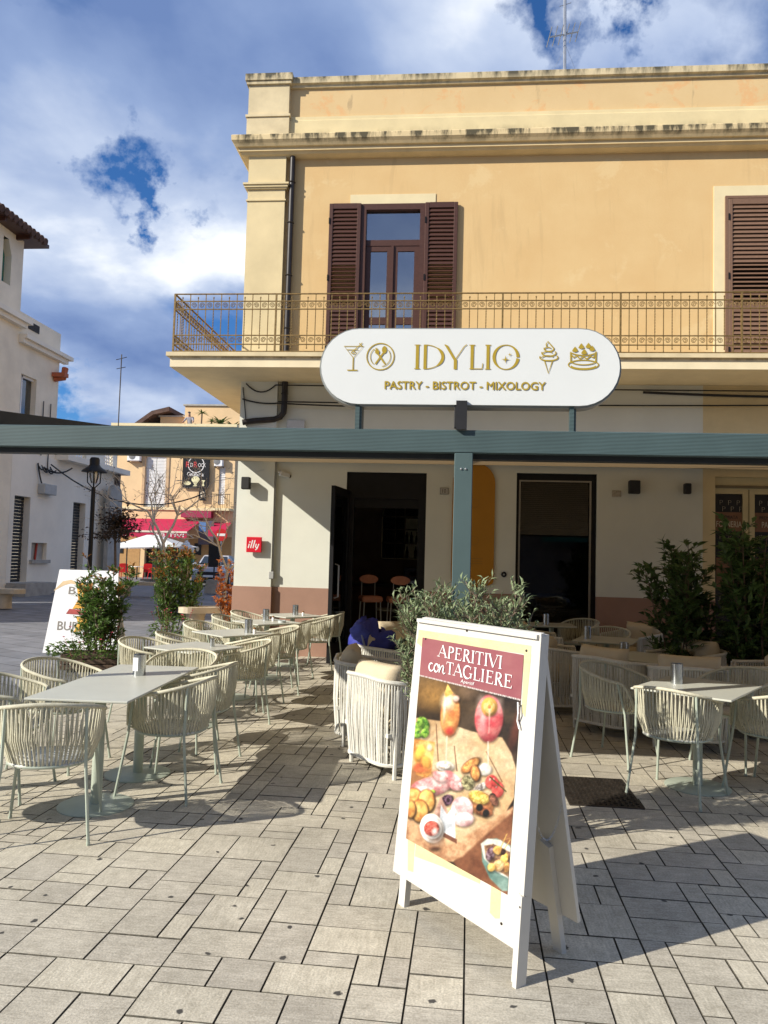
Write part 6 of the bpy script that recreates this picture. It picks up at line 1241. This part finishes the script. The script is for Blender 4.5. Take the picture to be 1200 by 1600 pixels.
for sx in (-1, 1):
    MB().box(sx * .68 - .15, sx * .68 + .15, -2.14, -2.0, .66, .80, bev=.03).build('headlight', mat('headlight', (.75, .78, .8), .1, spec=.8), cr)
    MB().box(sx * .98 - .09, sx * .98 + .09, -.75, -.6, 1.0, 1.13, bev=.03).build('wing_mirror', cp_, cr)
    for y in (-1.35, 1.35):
        w_ = link('wheel', MB().lathe([(.2, -.1), (.33, -.1), (.34, 0), (.33, .1), (.2, .1)], 20, M=Matrix.Translation((sx * .80, y, .33)) @ Matrix.Rotation(R(90), 4, 'Y')).mesh('tyre', M['black'], True), cr); MB().lathe([(.2, -.105), (.2, .105)], 14, M=Matrix.Translation((sx * .80, y, .33)) @ Matrix.Rotation(R(90), 4, 'Y')).build('rim', M['metalg'], w_)
MB().box(-.25, .25, -2.19, -2.171, .44, .54).build('number_plate', M['paper'], cr)
# ---- burger board beside the shrub
bb = thing('burger_board', 'tall white burger advertising board behind the glossy shrub', 'advertising board', (-5.75, 11.55, 0), R(-3)); fB = plane_fn((0, 0, 0), (1, 0, 0), (0, .16, 1.28)); MB().prism([(-.62, .0), (.62, .0), (.50, 1.32), (-.50, 1.32)], fB, -.03, 0).build('panel', mat('laminated_white', (.80, .80, .79), .3, .04, 2, .25, 6), bb)
MB().prism([(-.55, .0), (.55, .0), (.45, 1.30), (-.45, 1.30)], plane_fn((0, .46, 0), (1, 0, 0), (0, -.28, 1.28)), -.03, 0).build('rear_panel', M['board'], bb)
gi = mat('grey_ink', (.22, .20, .17), .5); text_box('B', -.30, -.18, .93, 1.05, fB, .003, 'lettering', gi, bb, off=.01); text_box('BUR', -.42, -.06, .36, .50, fB, .003, 'lettering', gi, bb, off=.012)
q = MB(); q.ribbon([(-.55, .98), (-.40, 1.10), (-.28, 1.13), (-.1, 1.08)], [.01, .07, .06, .02], fB, .002); q.build('brush_stroke', mat('tan_ink', (.62, .46, .26), .5), bb, fix=False)
for pts, c in (([(-.18, 1.10), (-.05, 1.12), (.02, .85), (.1, .72), (-.2, .70), (-.12, .85)], (.80, .40, .04)), ([(-.30, .62), (.25, .60), (.22, .68), (-.25, .70)], (.35, .05, .04)), ([(-.12, .58), (.1, .60), (.05, .44), (-.02, .36), (-.14, .34), (-.08, .48)], (.82, .44, .06)), ([(-.05, .72), (.3, .70), (.28, .88), (.05, .92)], (.60, .34, .10))): MB().poly(pts, fB, .004 + c[0] * .001).build('food_print', mat('food_print', c, .5, .3, 10), bb, fix=False)
# ---- roof terrace plants and person
def rosette(o, c, n, L_, w, rr, droop=.5, m_=None, rise=.9):
    q = MB()
    for k in range(n):
        a = 2 * math.pi * k / n * 2.4 + rr.uniform(-.2, .2); el = rr.uniform(.05, rise); d = Vector((math.cos(a) * math.cos(el), math.sin(a) * math.cos(el), math.sin(el))); s_ = Vector((-math.sin(a), math.cos(a), 0)); p = Vector(c); b = len(q.v)
        for i in range(5):
            t = i / 4; x = p + d * L_ * t + Vector((0, 0, -droop * L_ * t * t)); ww = w * (1 - t) ** .6; q.v += [tuple(x + s_ * ww), tuple(x - s_ * ww)]
        for i in range(4): q.f.append((b + 2 * i, b + 2 * i + 1, b + 2 * i + 3, b + 2 * i + 2))
    q.build('fronds', m_ or M['photinia'], o, fix=False)
rr = random.Random(4)
for lab, x, z, st_, L_, nm in (('tall potted yucca on the roof terrace beside the person', -16.0, 8.6, 1.85, .55, 'yucca'), ('short yucca on the roof terrace', -15.35, 8.6, 1.35, .42, 'yucca'), ('spreading sago palm on the roof terrace', -14.75, 8.6, 1.15, 1.15, 'palm'), ('second sago palm at the terrace corner', -13.95, 8.6, .95, 1.0, 'palm')):
    o = thing(nm, lab, nm, (x, YY + .8, z)); MB().tube([(0, 0, .2), (.03, 0, st_)], .05 if nm == 'yucca' else .10, 7).build('stem', M['bark'], o); rosette(o, (.03, 0, st_), 26 if nm == 'yucca' else 34, L_, .045 if nm == 'yucca' else .085, rr, .35, M['photinia'] if nm == 'yucca' else M['laurel']); MB().lathe([(.18, 0), (.24, .4), (.25, .4)], 12).build('pot', M['terracotta'], o)
def person(label, loc, rz):
    o = thing('person', label, 'person', loc, rz)
    vs = [(0, 0, .95), (0, .02, 1.15), (0, .08, 1.36), (0, .12, 1.50), (0, .17, 1.60), (0, .20, 1.72), (-.19, .10, 1.42), (-.30, .22, 1.20), (-.34, .42, 1.08), (.19, .10, 1.42), (.30, .22, 1.20), (.34, .42, 1.08), (-.1, 0, .9), (-.11, .03, .5), (-.11, 0, .08), (-.11, .13, .04), (.1, 0, .9), (.11, .03, .5), (.11, 0, .08), (.11, .13, .04)]
    es = [(0, 1), (1, 2), (2, 3), (3, 4), (4, 5), (2, 6), (6, 7), (7, 8), (2, 9), (9, 10), (10, 11), (0, 12), (12, 13), (13, 14), (14, 15), (0, 16), (16, 17), (17, 18), (18, 19)]
    rd = [.15, .14, .16, .065, .09, .08, .075, .055, .04, .075, .055, .04, .1, .07, .05, .04, .1, .07, .05, .04]
    me_ = bpy.data.meshes.new('body'); me_.from_pydata(vs, es, []); ob = bpy.data.objects.new('body', me_); COL.objects.link(ob); md = ob.modifiers.new('s', 'SKIN'); ob.modifiers.new('u', 'SUBSURF').levels = 2
    for i, s_ in enumerate(me_.skin_vertices[0].data): s_.radius = (rd[i], rd[i]); s_.use_root = (i == 0)
    fm = bpy.data.meshes.new_from_object(ob.evaluated_get(bpy.context.evaluated_depsgraph_get())); bpy.data.objects.remove(ob)
    fm.name = 'body'; skin = mat('skin', (.45, .26, .18), .6); shirt = mat('grey_shirt', (.36, .34, .36), .9, .2, 8); fm.materials.clear(); fm.materials.append(skin); fm.materials.append(shirt)
    for p in fm.polygons:
        c = p.center; p.use_smooth = True; p.material_index = 1 if (c.z < 1.45 and not (abs(c.x) > .27 and c.z < 1.25 and c.z > .95)) else 0
    link('body', fm, o); blob(MB(), (0, .185, 1.74), (.088, .098, .07), 3, .02, 14, 8).build('hair', mat('hair', (.12, .10, .09), .8), o, smooth='all')
person('person in a grey shirt leaning on the roof terrace parapet', (-16.52, YY - .22 + .42, 8.6), R(180))
# ---- antenna on the far left house, house across the road behind the viewer (seen in the glass)
an = thing('roof_antenna', 'thin mast with small aerial above the lower white house', 'antenna', (-18.15, 39.6, 0)); MB().tube([(0, 0, 0), (0, 0, 12.3)], .03, 5).build('mast', M['iron'], an); MB().tube([(-.3, 0, 12.0), (.3, 0, 12.15)], .02, 4).tube([(-.25, 0, 11.5), (.25, 0, 11.6)], .02, 4).build('aerial', M['iron'], an)
hz = thing('opposite_house', 'pale house across the road, reflected in the shop window', 'house'); wall(-18, 30, -.05, 12, [(2.2, 3.4, .2, 2.8), (6.5, 7.8, .2, 2.8), (-3, -1.8, .2, 2.8), (3, 4.1, 4.2, 6.3), (8, 9.1, 4.2, 6.3)], -16.4, -16, MB()).build('front_wall', mat('brown_plaster', (.26, .21, .165), .9), hz); MB().box(-18, 30, -17.2, -17.1, 0, 11.9).build('dark_rooms', M['dark'], hz)  # height and width enlarged to block low sky; walls darkened to dim the reflection
q = MB(); q.prism([(-16, 3.5), (-14.4, 2.95), (-14.4, 2.65), (-14.38, 2.65), (-14.38, 2.97), (-16, 3.54)], lambda u, v, d: Vector((d, u, v)), 4.6, 8.2); q.build('green_awning', mat('green_canvas', (.02, .26, .17), .8, .1, 2, trans=.2), hz)
